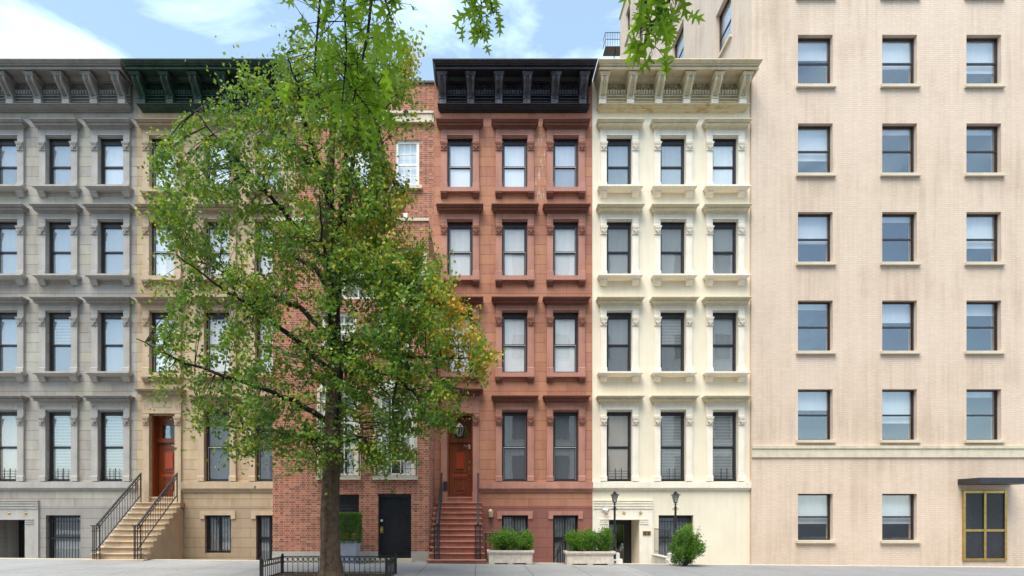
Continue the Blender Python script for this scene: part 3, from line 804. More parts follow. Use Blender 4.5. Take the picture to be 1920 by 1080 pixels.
def white_window(parent, hole, y, nx, nz, shade, name='window', two=True, sill=True, ft=.10, bt=.013):
    x0, x1, z0, z1 = hole; h = (x1-x0)/2; H = z1-z0
    w = empty(name, parent, ((x0+x1)/2, y, z0))
    f = B(); f.box(-h, -h+ft, .06, .16, 0, H); f.box(h-ft, h, .06, .16, 0, H); f.box(-h+ft, h-ft, .06, .16, H-ft, H); f.box(-h+ft, h-ft, .06, .16, 0, ft*.6)
    obj('frame', f, 'white_paint', w)
    m = B(); a = h-ft
    for k in range(1, nx): xx = -a+2*a*k/nx; m.box(xx-bt, xx+bt, .085, .115, ft*.6, H-ft)
    for k in range(1, nz):
        zz = ft*.6+(H-1.6*ft)*k/nz; t = .03 if (two and k*2 == nz) else bt
        m.box(-a, a, .083 if t < .02 else .07, .117, zz-t, zz+t)
    obj('glazing_bars', m, 'white_paint', w)
    obj('pane', B().box(-a, a, .10, .104, ft*.6, H-ft), 'glass', w)
    if shade: obj('curtain', B().box(-h+.05, h-.05, .2, .21, 0.02, H-.02), shade, w)  # with the room material this is a dark sheet imitating an unlit interior
    if sill:
        s = B(); s.box(-h-.10, h+.10, -.12, .05, -.11, -.002); obj('sill', s, 'limestone', w)
    return w
for hl in uw: white_window(kh, hl, dB, 3, 4, 'shade_white', bt=.008)
for hl in sw: white_window(kh, hl, 0, 3, 4, 'shade_white')
white_window(kh, lg, 0, 6, 2, 'shade_mid', two=False, sill=False)
for hl in fw:
    w = white_window(kh, hl, 0, 3, 6, 'room', ft=.16)
    s = B(); x0, x1, z0, z1 = hl; h = (x1-x0)/2; H = z1-z0
    s.box(-h-.09, -h-.001, -.03, -.001, 0, H+.12); s.box(h+.001, h+.09, -.03, -.001, 0, H+.12); s.box(-h, h, -.03, -.001, H+.001, H+.12)
    obj('stone_frame', s, 'limestone', w)
    s = B(); pts = []
    for k in range(13):
        a = math.pi*k/12; pts.append(((h+.13)*math.cos(a), H+.12+.38*math.sin(a)))
    inner = [((h+.02)*math.cos(math.pi*k/12), H+.122+.28*math.sin(math.pi*k/12)) for k in range(13)]
    s.poly(pts+inner[::-1], -.02, -.001); obj('brick_arch', s, 'brick_arch', w)
    s = B(); s.poly(inner, -.015, -.001); obj('tympanum', s, 'white_paint', w)
    # curtains at the sides
    for sx in (-1, 1):
        c = B()
        for k in range(4): c.tube([(sx*(h-.20-.045*k), .17, .12), (sx*(h-.20-.045*k), .17, H-.2)], .028, 6)
        obj('drapes', c, 'shade_white', w)
    gr = B(); gh = .78
    gr.tube([(-h-.08, -.14, gh), (h+.08, -.14, gh)], .011, 5); gr.tube([(-h-.08, -.14, .22), (h+.08, -.14, .22)], .009, 5); gr.tube([(-h-.08, -.14, .02), (h+.08, -.14, .02)], .009, 5)
    for k in range(9):
        xx = -h-.06+k*(2*h+.12)/8; gr.tube([(xx, -.14, .02), (xx, -.14, gh)], .006, 5)
        if k % 2 == 1: gr.tube([(xx-.07, -.14, .12), (xx, -.14, .2), (xx+.07, -.14, .12), (xx, -.14, .04), (xx-.07, -.14, .12)], .006, 4)
    for sx in (-1, 1): gr.tube([(sx*(h+.08), -.14, 0), (sx*(h+.08), -.14, gh+.02)], .012, 5); gr.tube([(sx*(h+.08), -.14, gh), (sx*(h+.08), 0, gh)], .01, 5)
    obj('balconet_railing', gr, 'iron', w)
# iron gate door
dr = empty('gate_door', kh, ((gd[0]+gd[1])/2, 0, gd[2])); h = (gd[1]-gd[0])/2; H = gd[3]-gd[2]
b = B(); b.box(-h, -h+.05, .05, .12, 0, H); b.box(h-.05, h, .05, .12, 0, H); b.box(-h+.05, h-.05, .05, .12, H-.10, H); b.box(-h+.05, h-.05, .05, .12, 0, .04)
for z in (.06, .19, H*.38, H-.52, H-.42): b.box(-h+.05, h-.05, .06, .10, z, z+.025)
obj('frame', b, 'iron', dr)
b = B()
for k in range(13):
    xx = -h+.09+k*(2*h-.18)/12
    pts = [(xx+.005*math.cos(t*2.2), .08+.005*math.sin(t*2.2), .06+t*(H-.24)/30) for t in range(31)]
    b.tube(pts, .008, 4)
    b.ring((xx, .08, H-.47), .028, .006, 10); b.ring((xx, .08, .135), .028, .006, 10)
obj('bars', b, 'iron', dr)
obj('leaf', B().box(-h+.03, h-.03, .2, .25, 0, H), 'dark_frame', dr)
b = B(); b.box(-h+.06, -h+.15, .03, .06, .78, .98); b.ball((-h+.105, .01, .86), .03); obj('lock', b, 'brass', dr)
obj('keypad', B().box(-h+.07, -h+.14, .03, .06, 1.13, 1.20), 'silver', dr)
obj('doorstep', B().box(gd[0]-.12, gd[1]+.04, -.14, .15, -.1, gd[2]-.002), 'limestone', kh)
w = empty('basement_window', kh, ((gw[0]+gw[1])/2, 0, gw[2])); h = (gw[1]-gw[0])/2; H = gw[3]-gw[2]
b = B()
for k in range(10): b.tube([(-h+.05+k*(2*h-.1)/9, .08, 0), (-h+.05+k*(2*h-.1)/9, .08, H)], .008, 5)
for z in (H-.45, H-.35): b.tube([(-h, .08, z), (h, .08, z)], .01, 5)
obj('window_bars', b, 'iron', w); obj('pane', B().box(-h, h, .25, .26, 0, H), 'dark_frame', w)

# ------------------------------------------------------------------ apartment tower to the right, partly seen over the cream house
TX0 = 9.38
tw = tag(empty('apartment_tower', None, (TX0, YW-.1, 0)), 'tall peach coloured apartment building rising behind the cream cornice', 'building')
TW, TD, TH = 14, 18.5, 34.4
cols = [2.2+2.9*k for k in range(5)]
holes = []
for k in range(11):
    for x in cols:
        if k == 0 and x == cols[2]: continue
        holes.append((x-.6, x+.6, 1.0+3.05*k if k else .6, 2.75+3.05*k if k else 2.2))
obj('wall', wall(0, TW, -1, TH, holes, .4), 'peach', tw)
sidew = [(1.6, 3.0), (6.6, 8.2), (13.2, 14.3), (16.0, 17.0)]
hs = []
for k in range(11):
    for a, c in sidew:
        if 1.0+3.05*k > 16.6: hs.append((a, c, 1.0+3.05*k, 2.9+3.05*k))
sw_ = wall(.401, TD, -1, TH, hs, .35)
sw_.v = [(y, x, z) for x, y, z in sw_.v]                   # turn it to face left
obj('side_wall', sw_, 'peach', tw)
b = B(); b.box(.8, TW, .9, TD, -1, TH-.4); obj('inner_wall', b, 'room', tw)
b = B(); b.box(-.08, TW, -.12, .4, TH, TH+.15); b.box(-.08, .35, .4, TD+.05, TH, TH+.15); obj('parapet', b, 'limestone', tw)
b = B(); b.box(0, TW, -.05, -.001, 3.45, 3.75); b.box(0, TW, -.08, -.002, 3.75, 3.85); obj('belt_course', b, 'limestone', tw)
def tower_window(w_, h_, depth=.15):
    w = empty('window', tw)
    f = B(); a = w_/2; t = .05
    f.box(-a, -a+t, depth, depth+.08, 0, h_); f.box(a-t, a, depth, depth+.08, 0, h_); f.box(-a+t, a-t, depth, depth+.08, h_-t, h_); f.box(-a+t, a-t, depth, depth+.08, 0, t); f.box(-a+t, a-t, depth+.01, depth+.07, h_/2-.03, h_/2+.03)
    obj('frame', f, 'dark_frame', w); obj('pane', B().box(-a+t, a-t, depth+.03, depth+.035, t, h_-t), 'glass', w)
    obj('shade', B().box(-a+.02, a-.02, depth+.12, depth+.13, h_*.35, h_-.02), 'shade_pale', w)
    obj('sill', B().box(-a-.08, a+.08, -.1, .1, -.1, -.002), 'limestone', w)
    return w
proto = tower_window(1.2, 1.75); first = True
for k in range(1, 11):
    for x in cols:
        o = proto if first else dup(proto, tw); first = False; o.location = (x, 0, 1.0+3.05*k)
        for c_ in o.children:
            if c_.name.startswith('shade'): c_.location.z = rnd.choice([0, 0, .15, .45, .7, .9])
pr = tower_window(1.2, 1.6); first = True
for x in cols:
    if x == cols[2]: continue
    o = pr if first else dup(pr, tw); first = False; o.location = (x, 0, .6)
for (a, c) in sidew:
    pr = tower_window(c-a, 1.9); pr.rotation_euler = (0, 0, -math.pi/2); first = True
    for k in range(11):
        if 1.0+3.05*k > 16.6:
            o = pr if first else dup(pr, tw); first = False; o.location = (0, (a+c)/2, 1.0+3.05*k)
b = B(); b.box(cols[2]-.9, cols[2]+.9, -.9, -.001, 2.5, 2.7); obj('canopy', b, 'dark_frame', tw)
b = B(); q = cols[2]
for x_ in (q-.75, q-.04, q+.67): b.box(x_, x_+.08, -.06, -.001, -.1, 2.3)
for z_ in (-.1, .9, 2.22): b.box(q-.67, q+.67, -.05, -.001, z_, z_+.08)
obj('entrance_frame', b, 'brass', tw); obj('entrance_pane', B().box(q-.67, q+.67, -.02, -.001, -.1, 2.22), 'dark_frame', tw)
# rear wing and fire escape
b = B(); b.box(-.75, 3, TD+.2, TD+4, -1, 34.1-3.2); obj('rear_wing', b, 'peach', tw)
fe = empty('fire_escape', tw, (-.72, TD-.5, 0))
for k in range(5):
    z = 32.6-k*3.05; b = B()
    b.box(-.25, .9, .55, 1.35, z, z+.04)
    for zz in (z+.95, z+.5): b.tube([(-.25, .55, zz), (-.25, 1.35, zz)], .02, 5); b.tube([(-.25, .55, zz), (.9, .55, zz)], .02, 5)
    for q in range(8): b.tube([(-.25+q*.16, .55, z), (-.25+q*.16, .55, z+.95)], .013, 4)
    b.tube([(.5, .9, z), (-.1, .9, z-3.0)], .025, 4)
    obj('platform', b, 'iron', fe)

# ------------------------------------------------------------------ buff apartment house to the left and the house across the street
for nm, base in (('tan', (.50, .38, .26)), ('grey', (.40, .37, .34))):
    MAT[nm+'_wall'] = mk_ashlar(nm+' ashlar', base, low=tuple(k*.8 for k in base)); MAT[nm+'_trim'] = mk_plain(nm+' trim', base, .1, 2); MAT[nm+'_hood'] = mk_plain(nm+' hood', tuple(k*.7 for k in base), .12, 3)
MAT['green_paint'] = mk_plain('dark green cornice paint', (.03, .06, .04), .3, 4, .5)
def swap(o, table):
    for c in [o]+list(o.children):
        if c.type == 'MESH':
            for sl_ in c.material_slots:
                m_ = sl_.material
                for k_, v_ in table.items():
                    if m_ == MAT[k_]: sl_.link = 'OBJECT'; sl_.material = MAT[v_]; break
        if c is not o:
            swap(c, table)
def neighbour(src, x, label, table, name):
    r = src.copy(); COL.objects.link(r); r.name = name; r.location.x = x; r['label'] = label
    for ch_ in list(src.children):
        if ch_.name.startswith(('number_plate', 'house_number')): continue
        dup(ch_, r)
    swap(r, table); return r
TB = lambda k, c, c2: dict(brown_wall=k+'_wall', brown_trim=k+'_trim', brown_hood=k+'_hood', brown_carved=k+'_trim', brown_step=k+'_trim', cream_wall=k+'_wall', cream_trim=k+'_trim', cream_hood=k+'_hood', cream_scroll=k+'_hood', rust_cream=k+'_hood', black_paint=c, black_lit=c2)
XL = KX0-5.475
neighbour(bh, XL, 'tan stone rowhouse with its own stoop and dark green cornice left of the brick townhouse', TB('tan', 'green_paint', 'green_paint'), 'tan_rowhouse')
neighbour(ch, XL-5.455, 'grey stone rowhouse farthest left in the row', TB('grey', 'black_paint', 'black_lit'), 'grey_rowhouse')
oh = tag(empty('opposite_building', None, (-24, -4, 0)), 'pale brick building across the street, mirrored in the window glass', 'building')
WO = 48; cols = [2.2+3.1*k for k in range(15)]; holes = []
for k in range(7):
    for x in cols: holes.append((x-.65, x+.65, 1.0+3.1*k, 2.9+3.1*k))
ob = wall(0, WO, -1, 23.5, holes, .3); obj('wall', ob, 'opp_brick', oh); oh.rotation_euler = (0, 0, 0)
oh.location = (24, -4, 0); oh.rotation_euler = (0, 0, math.pi)
b = B()
for hx0, hx1, hz0, hz1 in holes: b.box(hx0, hx1, .2, .25, hz0, hz1)
tag(obj('windows', b, 'shade_grey', oh), kind='stuff')
b = B()
for hx0, hx1, hz0, hz1 in holes: b.box(hx0-.1, hx1+.1, -.08, .1, hz0-.1, hz0-.002)
tag(obj('sills', b, 'limestone', oh), kind='stuff')

# ------------------------------------------------------------------ lanterns, cameras, lamp posts
def wall_lantern(x, y, z):
    o = tag(empty('wall_lantern', None, (x, y, z)), 'brass and glass wall lantern on the reddish basement wall right of the stoop', 'lantern')
    b = B(); b.taper((0, -.12), .075, .095, 0, .18, 6); b.taper((0, -.12), .095, .05, .181, .23, 6); obj('glass_shade', b, 'lamp_tan', o)
    b = B()
    for k in range(6):
        a = math.pi/4+k*math.pi/3; b.tube([(.077*math.cos(a), -.12+.077*math.sin(a), -.005), (.097*math.cos(a), -.12+.097*math.sin(a), .185)], .007, 4)
    b.taper((0, -.12), .05, .08, -.03, -.001, 6); b.taper((0, -.12), .101, .101, .172, .186, 6); b.taper((0, -.12), .088, .088, .07, .08, 6); b.box(-.04, .04, -.03, 0, 0, .12); obj('metal_frame', b, 'brass', o)
    b = B(); b.taper((0, -.12), .06, .02, .231, .26, 6); obj('cap', b, 'white_paint', o)
p = at(919.5, 969, YW); wall_lantern(p.x, YW-.002, p.z)
o = tag(empty('hanging_lantern', None, (-.655-0.02, YW+.12, DT-.03)), 'hanging glass lantern with grey hood above the mahogany door', 'lantern')
b = B(); b.tube([(0,0,0),(0,0,-.28)], .006, 5); obj('chain', b, 'iron', o)
obj('hood', B().taper((0,0), .15, .03, -.42, -.28, 6), 'silver', o); obj('glass_shade', B().taper((0,0), .075, .13, -.70, -.421, 6), 'glass_soft', o)
b = B()
for k in range(6):
    a = math.pi/4+k*math.pi/3; b.tube([(.077*math.cos(a), .077*math.sin(a), -.705), (.132*math.cos(a), .132*math.sin(a), -.42)], .007, 4)
b.taper((0,0), .05, .08, -.73, -.70, 6); obj('metal_frame', b, 'silver', o)
def sec_cam(x, y, z, label, sx=1):
    o = tag(empty('security_camera', None, (x, y, z)), label, 'camera')
    b = B(); b.box(-.07, .07, -.015, 0, -.07, .07); b.tube([(0, -.015, 0), (.03*sx, -.10, 0)], .02, 8); obj('mount', b, 'silver', o)
    b = B(); b.tube([(.0, -.10, .012), (.13*sx, -.21, -.03)], .042, 10); obj('housing', b, 'white_paint', o)
    b = B(); b.tube([(.131*sx, -.211, -.0305), (.14*sx, -.219, -.034)], .03, 10); obj('lens', b, 'iron', o)
p = at(1130, 956, YW); sec_cam(p.x, YW-.062, p.z, 'white security camera above the row of gold stars')
p = at(683, 859, YB); sec_cam(p.x, YB, p.z, 'white security camera on brick wall left of the tall window')

def lamp_post(x, y, top, label):
    o = tag(empty('lamp_post', None, (x, y, gz(x)+.02)), label, 'lamp post', 'lamp posts by the entrance of number 53'); H = top-gz(x)-.02
    b = B(); b.taper((0,0), .07, .07, 0, .06, 12); b.tube([(0,0,.06),(0,0,H*.42)], .048, 12); b.tube([(0,0,H*.42),(0,0,H*.45)], .056, 12)
    b.tube([(0,0,H*.45),(0,0,H-.47)], [.036,.033], 12); b.ball((0,0,H-.50), .05, 10, 6, (1,1,.5)); b.tube([(0,0,H-.42),(0,0,H-.40)], .05, 12); b.tube([(0,0,H-.5),(0,0,H-.36)], .022, 8)
    for sx in (-1, 1): b.ring((sx*.06, 0, H-.56), .028, .008, 10)
    obj('post', b, 'iron', o, smooth=False)
    b = B(); b.taper((0,0), .055, .115, H-.34, H-.13, 4); obj('glass_shade', b, 'lamp_glass', o)
    b = B()
    for k in range(4):
        a = math.pi/4+k*math.pi/2; b.tube([(.057*math.cos(a), .057*math.sin(a), H-.345), (.117*math.cos(a), .117*math.sin(a), H-.128)], .008, 4)
    b.taper((0,0), .07, .06, H-.37, H-.341, 4); b.taper((0,0), .19, .06, H-.129, H-.06, 4); b.taper((0,0), .05, .06, H-.06, H-.035, 8); b.ball((0,0,H-.02), .022)
    obj('lantern_cap', b, 'iron', o)
    return o
YL = 17.98
p = at(1152.5, 921, YL); lamp_post(p.x, YL, p.z, 'black lamp post left of the number 53 entrance behind the planter')
p = at(1266.5, 921, YL); lamp_post(p.x, YL, p.z, 'black lamp post right of the number 53 entrance beside a green shrub')

# low white walls with railings each side of the number 53 entrance
def low_wall(x, label, side):
    o = tag(empty('low_wall', None, (x, 17.95, gz(x))), label, 'wall', 'low white walls at the entrance of number 53')
    b = B(); b.box(-.09, .09, .28, 1.9, -1.1, .15); obj('wall', b, 'white_brick', o)
    b = B(); b.box(-.11, .11, .279, 1.9, .151, .19); obj('coping', b, 'white_paint', o)
    b = B(); b.box(-.15, .15, -.03, .278, .0, .14); b.box(-.10, .07, .0, .25, .141, .33); obj('end_block', b, 'white_paint', o, bevel=.012)
    r = empty('railing', o)
    b = B(); b.tube([(0, .3, 1.05), (0, 1.9, 1.05)], .016, 6); b.tube([(0, .3, .3), (0, 1.9, .3)], .01, 6); obj('rail', b, 'iron', r)
    for k in range(13): obj('baluster', B().tube([(0, .32+k*.13, .18), (0, .32+k*.13, 1.05)], .008, 5), 'iron', r)
    return o
low_wall((1158-PX)/60.4, 'low white wall with iron railing left of the number 53 entrance', 1)
low_wall((1262-PX)/60.4, 'low white painted brick wall with iron railing right of the number 53 entrance', -1)

# areaway fence behind the planters, and the hand rail down to the basement door
def fence(name, label, x0, x1, y, h, n, group=None):
    xm = (x0+x1)/2
    o = tag(empty(name, None, (xm, y, gz(xm))), label, 'fence', group)
    a = (x1-x0)/2
    b = B(); b.tube([(-a,0,h),(a,0,h)], .02, 6); b.tube([(-a,0,h-.12),(a,0,h-.12)], .01, 5); b.tube([(-a,0,.1),(a,0,.1)], .012, 5)
    for k in range(n*2): b.ring((-a+.05+k*(2*a-.1)/(2*n-1), 0, h-.06), .05, .006, 10)
    obj('rail', b, 'iron', o)
    for k in range(n): obj('baluster', B().tube([(-a+k*2*a/(n-1), 0, 0), (-a+k*2*a/(n-1), 0, h)], .009 if 0 < k < n-1 else .02, 5), 'iron', o)
    return o
fence('iron_fence', 'black iron fence behind the planter right beside the stoop', (911-PX)/60.8, (995-PX)/60.8, 17.83, .93, 12)
fence('iron_fence', 'black iron fence behind the planter left of the lamp post', (1061-PX)/60.8, (1147-PX)/60.8, 17.83, .93, 12)
hx = (1049-PX)/60.8
o = tag(empty('stair_handrail', None, (hx, 17.8, gz(hx))), 'black iron handrail leading down to the barred basement door', 'handrail')
b = B(); b.tube([(.16,-.0,.93),(-.05,0,.40),(-.05,0,.02)], .02, 6); b.tube([(.10,0,.60),(.10,0,0)], .014, 5); b.tube([(.03,0,.50),(.03,0,0)], .014, 5); b.tube([(.16,0,.93),(.16,0,0)], .02, 6); b.tube([(.16,0,.78),(-.05,0,.28)], .012, 5)
b.tube([(-.05,0,.40),(-.05,1.6,-.25)], .018, 6); obj('rail', b, 'iron', o)

# ------------------------------------------------------------------ leaves
def leaf_mesh(name, P, size, v, mat, aspect=.6, up=None, rs=1, droop=0):
    """P (n,3) leaf bases; every leaf is a folded four-cornered blade"""
    rg = np.random.default_rng(rs); n = len(P)
    d = rg.normal(size=(n, 3)); 
    if up is not None: d = d*up[1]+np.array(up[0])
    d /= np.linalg.norm(d, axis=1)[:, None]
    q = rg.normal(size=(n, 3)); w = np.cross(d, q); w /= np.linalg.norm(w, axis=1)[:, None]
    nn = np.cross(d, w)
    L = size*rg.uniform(.7, 1.3, n)[:, None]
    a = P; m = P+d*L*.45+nn*L*.06; l = m+w*L*aspect/2; r = m-w*L*aspect/2; t = P+d*L-nn*L*.08
    V = np.stack([a, l, t, r], 1).reshape(-1, 3)
    me = bpy.data.meshes.new(name)
    me.vertices.add(4*n); me.vertices.foreach_set('co', V.astype(np.float32).ravel())
    me.loops.add(4*n); me.loops.foreach_set('vertex_index', np.arange(4*n, dtype=np.int32))
    me.polygons.add(n); me.polygons.foreach_set('loop_start', np.arange(0, 4*n, 4, dtype=np.int32)); me.polygons.foreach_set('loop_total', np.full(n, 4, dtype=np.int32))
    at_ = me.attributes.new('v', 'FLOAT', 'POINT'); at_.data.foreach_set('value', np.repeat(np.clip(v, 0, 1), 4).astype(np.float32))
    me.update(); me.validate(); me.materials.append(M(mat)); return me

def planter(x0, x1, yf, h, label, seed):
    xm = (x0+x1)/2; a = (x1-x0)/2; d = .48
    o = tag(empty('planter_box', None, (xm, yf, gz(xm))), label, 'planter', 'long concrete planters before the brownstone')
    b = B(); b.box(-a+.03, a-.03, .03, d-.03, .035, h-.10)
    for c in (-a+.12, 0, a-.12): b.box(c-.09, c+.09, .032, d-.032, 0, .0345)
    obj('box', b, 'planter', o, bevel=.01)
    b = B()
    for (p, z0, z1) in ((0, h-.06, h), (.012, h-.075, h-.061), (.02, h-.10, h-.0755)):
        b.box(-a-.02+p, a+.02-p, -.02+p, .06, z0, z1); b.box(-a-.02+p, a+.02-p, d-.06, d+.02-p, z0, z1)
        b.box(-a-.02+p, -a+.06, .06, d-.06, z0, z1); b.box(a-.06, a+.02-p, .06, d-.06, z0, z1)
    obj('rim', b, 'planter', o); obj('soil', B().box(-a+.06, a-.06, .06, d-.06, h-.06, h-.05), 'soil', o)
    return xm, a
def shrub(x, y, z, rx, ry, rz, label, seed, n=4200, group='boxwood shrubs in the long planters', size=.045):
    o = tag(empty('boxwood_shrub', None, (x, y, z)), label, 'shrub', group)
    rg = np.random.default_rng(seed)
    ncl = 34; dirs = rg.normal(size=(ncl, 3)); dirs /= np.linalg.norm(dirs, axis=1)[:, None]
    rad = rg.uniform(.4, 1.15, ncl)[:, None]
    C = dirs*rad*np.array([rx, ry, rz])*.85+np.array([0, 0, rz])
    k = rg.integers(0, ncl, n); tt = rg.normal(size=(n, 3))*np.array([.055, .055, .075])
    P = C[k]*rg.uniform(.8, 1.12, n)[:, None]+tt; P = P[P[:, 2] > .0]; k2 = rg.random(len(P))
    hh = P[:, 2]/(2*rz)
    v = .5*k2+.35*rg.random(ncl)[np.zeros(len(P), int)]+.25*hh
    me = leaf_mesh('foliage', P, size, v, 'leaf_box', .5, ((0, -.1, .45), .9), seed)
    obj('foliage', me, 'leaf_box', o)
    b = B()
    for c in C[:22]: b.tube([(0, 0, -.05), tuple(c*.5+np.array([0, 0, 0])), tuple(c)], [.014, .009, .004], 5)
    obj('stem', b, 'twig', o)
yf = 17.28; s_ = F/yf
h = .42
x0, x1 = (914.5-PX)/s_, (1000.5-PX)/s_
planter(x0, x1, yf, h, 'long cream planter with two shrubs beside the stoop', 1)
shrub((944-PX)/61.3, yf+.25, h-.07, .46, .30, .37, 'rounded boxwood shrub in the left half of the planter beside the stoop', 11, 8200)
shrub((982-PX)/61.3, yf+.25, h-.07, .31, .26, .32, 'rounded boxwood shrub in the right half of the planter beside the stoop', 12, 5600)
x0, x1 = (1061.5-PX)/s_, (1153-PX)/s_
planter(x0, x1, yf, h-.01, 'long cream planter with three shrubs before the lamp post', 2)
shrub((1077-PX)/61.3, yf+.25, h-.08, .34, .27, .33, 'left boxwood shrub of three in the planter before the lamp post', 13, 5600)
shrub((1104-PX)/61.3, yf+.25, h-.08, .25, .24, .31, 'middle boxwood shrub of three in the planter before the lamp post', 14, 4200)
shrub((1127-PX)/61.3, yf+.25, h-.08, .32, .27, .36, 'right boxwood shrub of three in the planter before the lamp post', 15, 5800)
# big shrub at the right, in its own small railing
xs = (1284-PX)/(F/17.2)
shrub(xs, 17.2, gz(xs), .50, .45, .62, 'taller green shrub at the far right beside the lamp post', 16, 9000, None, .055)
# clipped box hedge in a grey planter
xh0, xh1 = (640-PX)/(F/16.85)-.08, (668.5-PX)/(F/16.85); ym = 16.85; xm = (xh0+xh1)/2; a = (xh1-xh0)/2
gp = tag(empty('square_planter', None, (xm, ym, gz(xm))), 'tall grey metal planter holding a clipped hedge by the brick wall', 'planter')
b = B(); H = .66
b.v = [(-a*.88,.04,0),(a*.88,.04,0),(a*.88,.56,0),(-a*.88,.56,0),(-a,0,H),(a,0,H),(a,.6,H),(-a,.6,H)]; b.f = [(0,3,2,1),(0,1,5,4),(1,2,6,5),(2,3,7,6),(3,0,4,7)]
obj('box', b, 'planter_grey', gp)
b = B(); b.box(-a-.01, a+.01, -.01, .03, H, H+.02); b.box(-a-.01, a+.01, .57, .61, H, H+.02); b.box(-a-.01, -a+.03, .03, .57, H, H+.02); b.box(a-.03, a+.01, .03, .57, H, H+.02); obj('rim', b, 'planter_grey', gp)
obj('soil', B().box(-a+.02, a-.02, .02, .58, H-.08, H-.06), 'soil', gp)
hg = tag(empty('clipped_hedge', None, (xm, ym+.3, gz(xm)+H)), 'box hedge clipped into a cube in the tall grey planter', 'hedge')
rg = np.random.default_rng(5); n = 14000
Q = rg.uniform(-1, 1, (n, 3)); ax = rg.integers(0, 3, n); Q[np.arange(n), ax] = np.sign(Q[np.arange(n), ax])*rg.uniform(.86, 1.02, n)
hw_, hd_, hh_ = a+.03, .32, .43
rr = np.abs(Q).min(axis=1)
Pn = Q*np.array([hw_, hd_, hh_])+np.array([0, 0, hh_-.03])+rg.normal(size=(n, 3))*.012
Pn = Pn[(np.abs(Q[:,0])+np.abs(Q[:,2])+np.abs(Q[:,1]) < 2.75)]
me = leaf_mesh('foliage', Pn, .034, rg.random(len(Pn))*.8+.2*rg.random(len(Pn)), 'leaf_hedge', .6, None, 5); obj('foliage', me, 'leaf_hedge', hg)
b = B(); b.tube([(0,0,-.1),(0,0,.5)], .03, 6); b.tube([(0,0,.1),(.2,.05,.6)], .015, 5); b.tube([(0,0,.1),(-.2,-.05,.6)], .015, 5); obj('stem', b, 'twig', hg)

# ------------------------------------------------------------------ tree guard round the pit
tg = tag(empty('tree_guard', None, (-2.06, 14.3, gz(-2.06))), 'low black iron tree guard with a row of rings round the tree pit', 'fence')
def guard(p0, p1, n):
    p0, p1 = Vector(p0), Vector(p1); b = B(); hgt = .43
    for z in (hgt, hgt-.14, .04): b.tube([p0+Vector((0,0,z)), p1+Vector((0,0,z))], .011, 5)
    ax = 'y' if abs(p1.x-p0.x) > abs(p1.y-p0.y) else 'x'
    for k in range(n+1):
        p = p0.lerp(p1, k/n); b.tube([p, p+Vector((0,0,hgt))], .008, 5)
        if k < n: q = p0.lerp(p1, (k+.5)/n); b.ring(q+Vector((0,0,hgt-.07)), .052, .009, 12, ax)
    obj('panel', b, 'iron', tg)
guard((-2.8, 0, 0), (0, 0, 0), 22); guard((0, 0, 0), (0, -1.4, 0), 11); guard((-2.8, 0, 0), (-2.8, -1.4, 0), 11)
for x, y in ((0, 0), (0, -1.4), (-2.8, 0), (-2.8, -1.4)):
    b = B(); b.box(x-.028, x+.028, y-.028, y+.028, 0, .46); b.ball((x, y, .475), .032); obj('corner_post', b, 'iron', tg)

# ------------------------------------------------------------------ street tree
TXx, TY = -3.47, 13.6; gt = gz(TXx)
tree = tag(empty('street_tree', None, (TXx, TY, gt)), 'leafy street tree with green and yellowing leaves before the brick townhouse', 'tree')
O = Vector((TXx, TY, gt))
def T(px, py, Y): return at(px, py, Y)-O
trunk = [(0,0,-.1), (0,0,.1), (-.02,0,.5), (-.04,.0,1.5), (-.0,.05,3.0), (.05,.1,4.5), (.0,.15,6.2), (-.1,.1,8.0), (0,0,10), (.1,-.1,11.8)]
b = B()
tb = [(Vector(p)) for p in trunk]
pts = []; rad = []
rr_ = [.36,.29,.23,.21,.20,.185,.16,.125,.08,.035]
for k in range(len(tb)-1):
    for q in range(4): t = q/4; pts.append(tb[k].lerp(tb[k+1], t)+Vector((rnd.uniform(-.01,.01), rnd.uniform(-.01,.01), 0))); rad.append((rr_[k]*(1-t)+rr_[k+1]*t)*rnd.uniform(.97,1.03))
b.tube(pts, rad, 14); obj('trunk', b, 'bark', tree, smooth=True)
limbs = []
def limb(path, r0, r1):
    limbs.append(([Vector(p) for p in path], r0, r1))
t0 = lambda z: Vector((0, .08, z))
limb([t0(6.0), T(655,300+40,13.9)*1.0, T(668,273,13.8), T(693,240,13.7), T(707,222,13.7), T(745,175,13.6), T(772,110,13.6)], .075, .012)
limb([T(690,258,13.75), T(705,275,13.5), T(713,310,13.4), T(728,335,13.2), T(765,360,13.1)], .04, .01)
limb([t0(4.6), T(640,480,13.7), T(662,489,13.5), T(688,500,13.3), T(722,512,13.2), T(775,535,13.0), T(830,565,12.9), T(868,590,12.8)], .085, .012)
limb([t0(3.2), T(645,640,13.4), T(698,631,13.0), T(722,648,12.8), T(744,667,12.7), T(809,672,12.6), T(870,672,12.5), T(940,660,12.5)], .075, .008)
limb([t0(3.0), T(640,680,13.2), T(681,682,12.9), T(712,696,12.7), T(744,708,12.6), T(777,737,12.5), T(800,772,12.4), T(838,800,12.4)], .065, .010)
limb([T(640,680,13.2), T(660,735,12.9), T(672,780,12.8), T(680,820,12.8)], .03, .008)
limb([T(722,648,12.8), T(770,690,12.3), T(830,720,12.1), T(885,735,12.0)], .03, .008)
limb([T(744,667,12.7), T(765,610,13.2), T(800,560,13.4), T(835,520,13.4)], .03, .008)
limb([T(662,489,13.5), T(700,455,13.8), T(745,450,14.1), T(785,470,14.2)], .035, .01)
limb([t0(7.0), T(660,200,14.2), T(700,150,14.4), T(735,120,14.5), T(770,80,14.6)], .06, .01)
limb([T(744,708,12.6), T(735,770,12.3), T(745,820,12.2), T(765,850,12.1)], .03, .007)
limb([t0(5.2), T(650,400,13), T(690,395,12.5), T(735,400,12.3)], .05, .01)
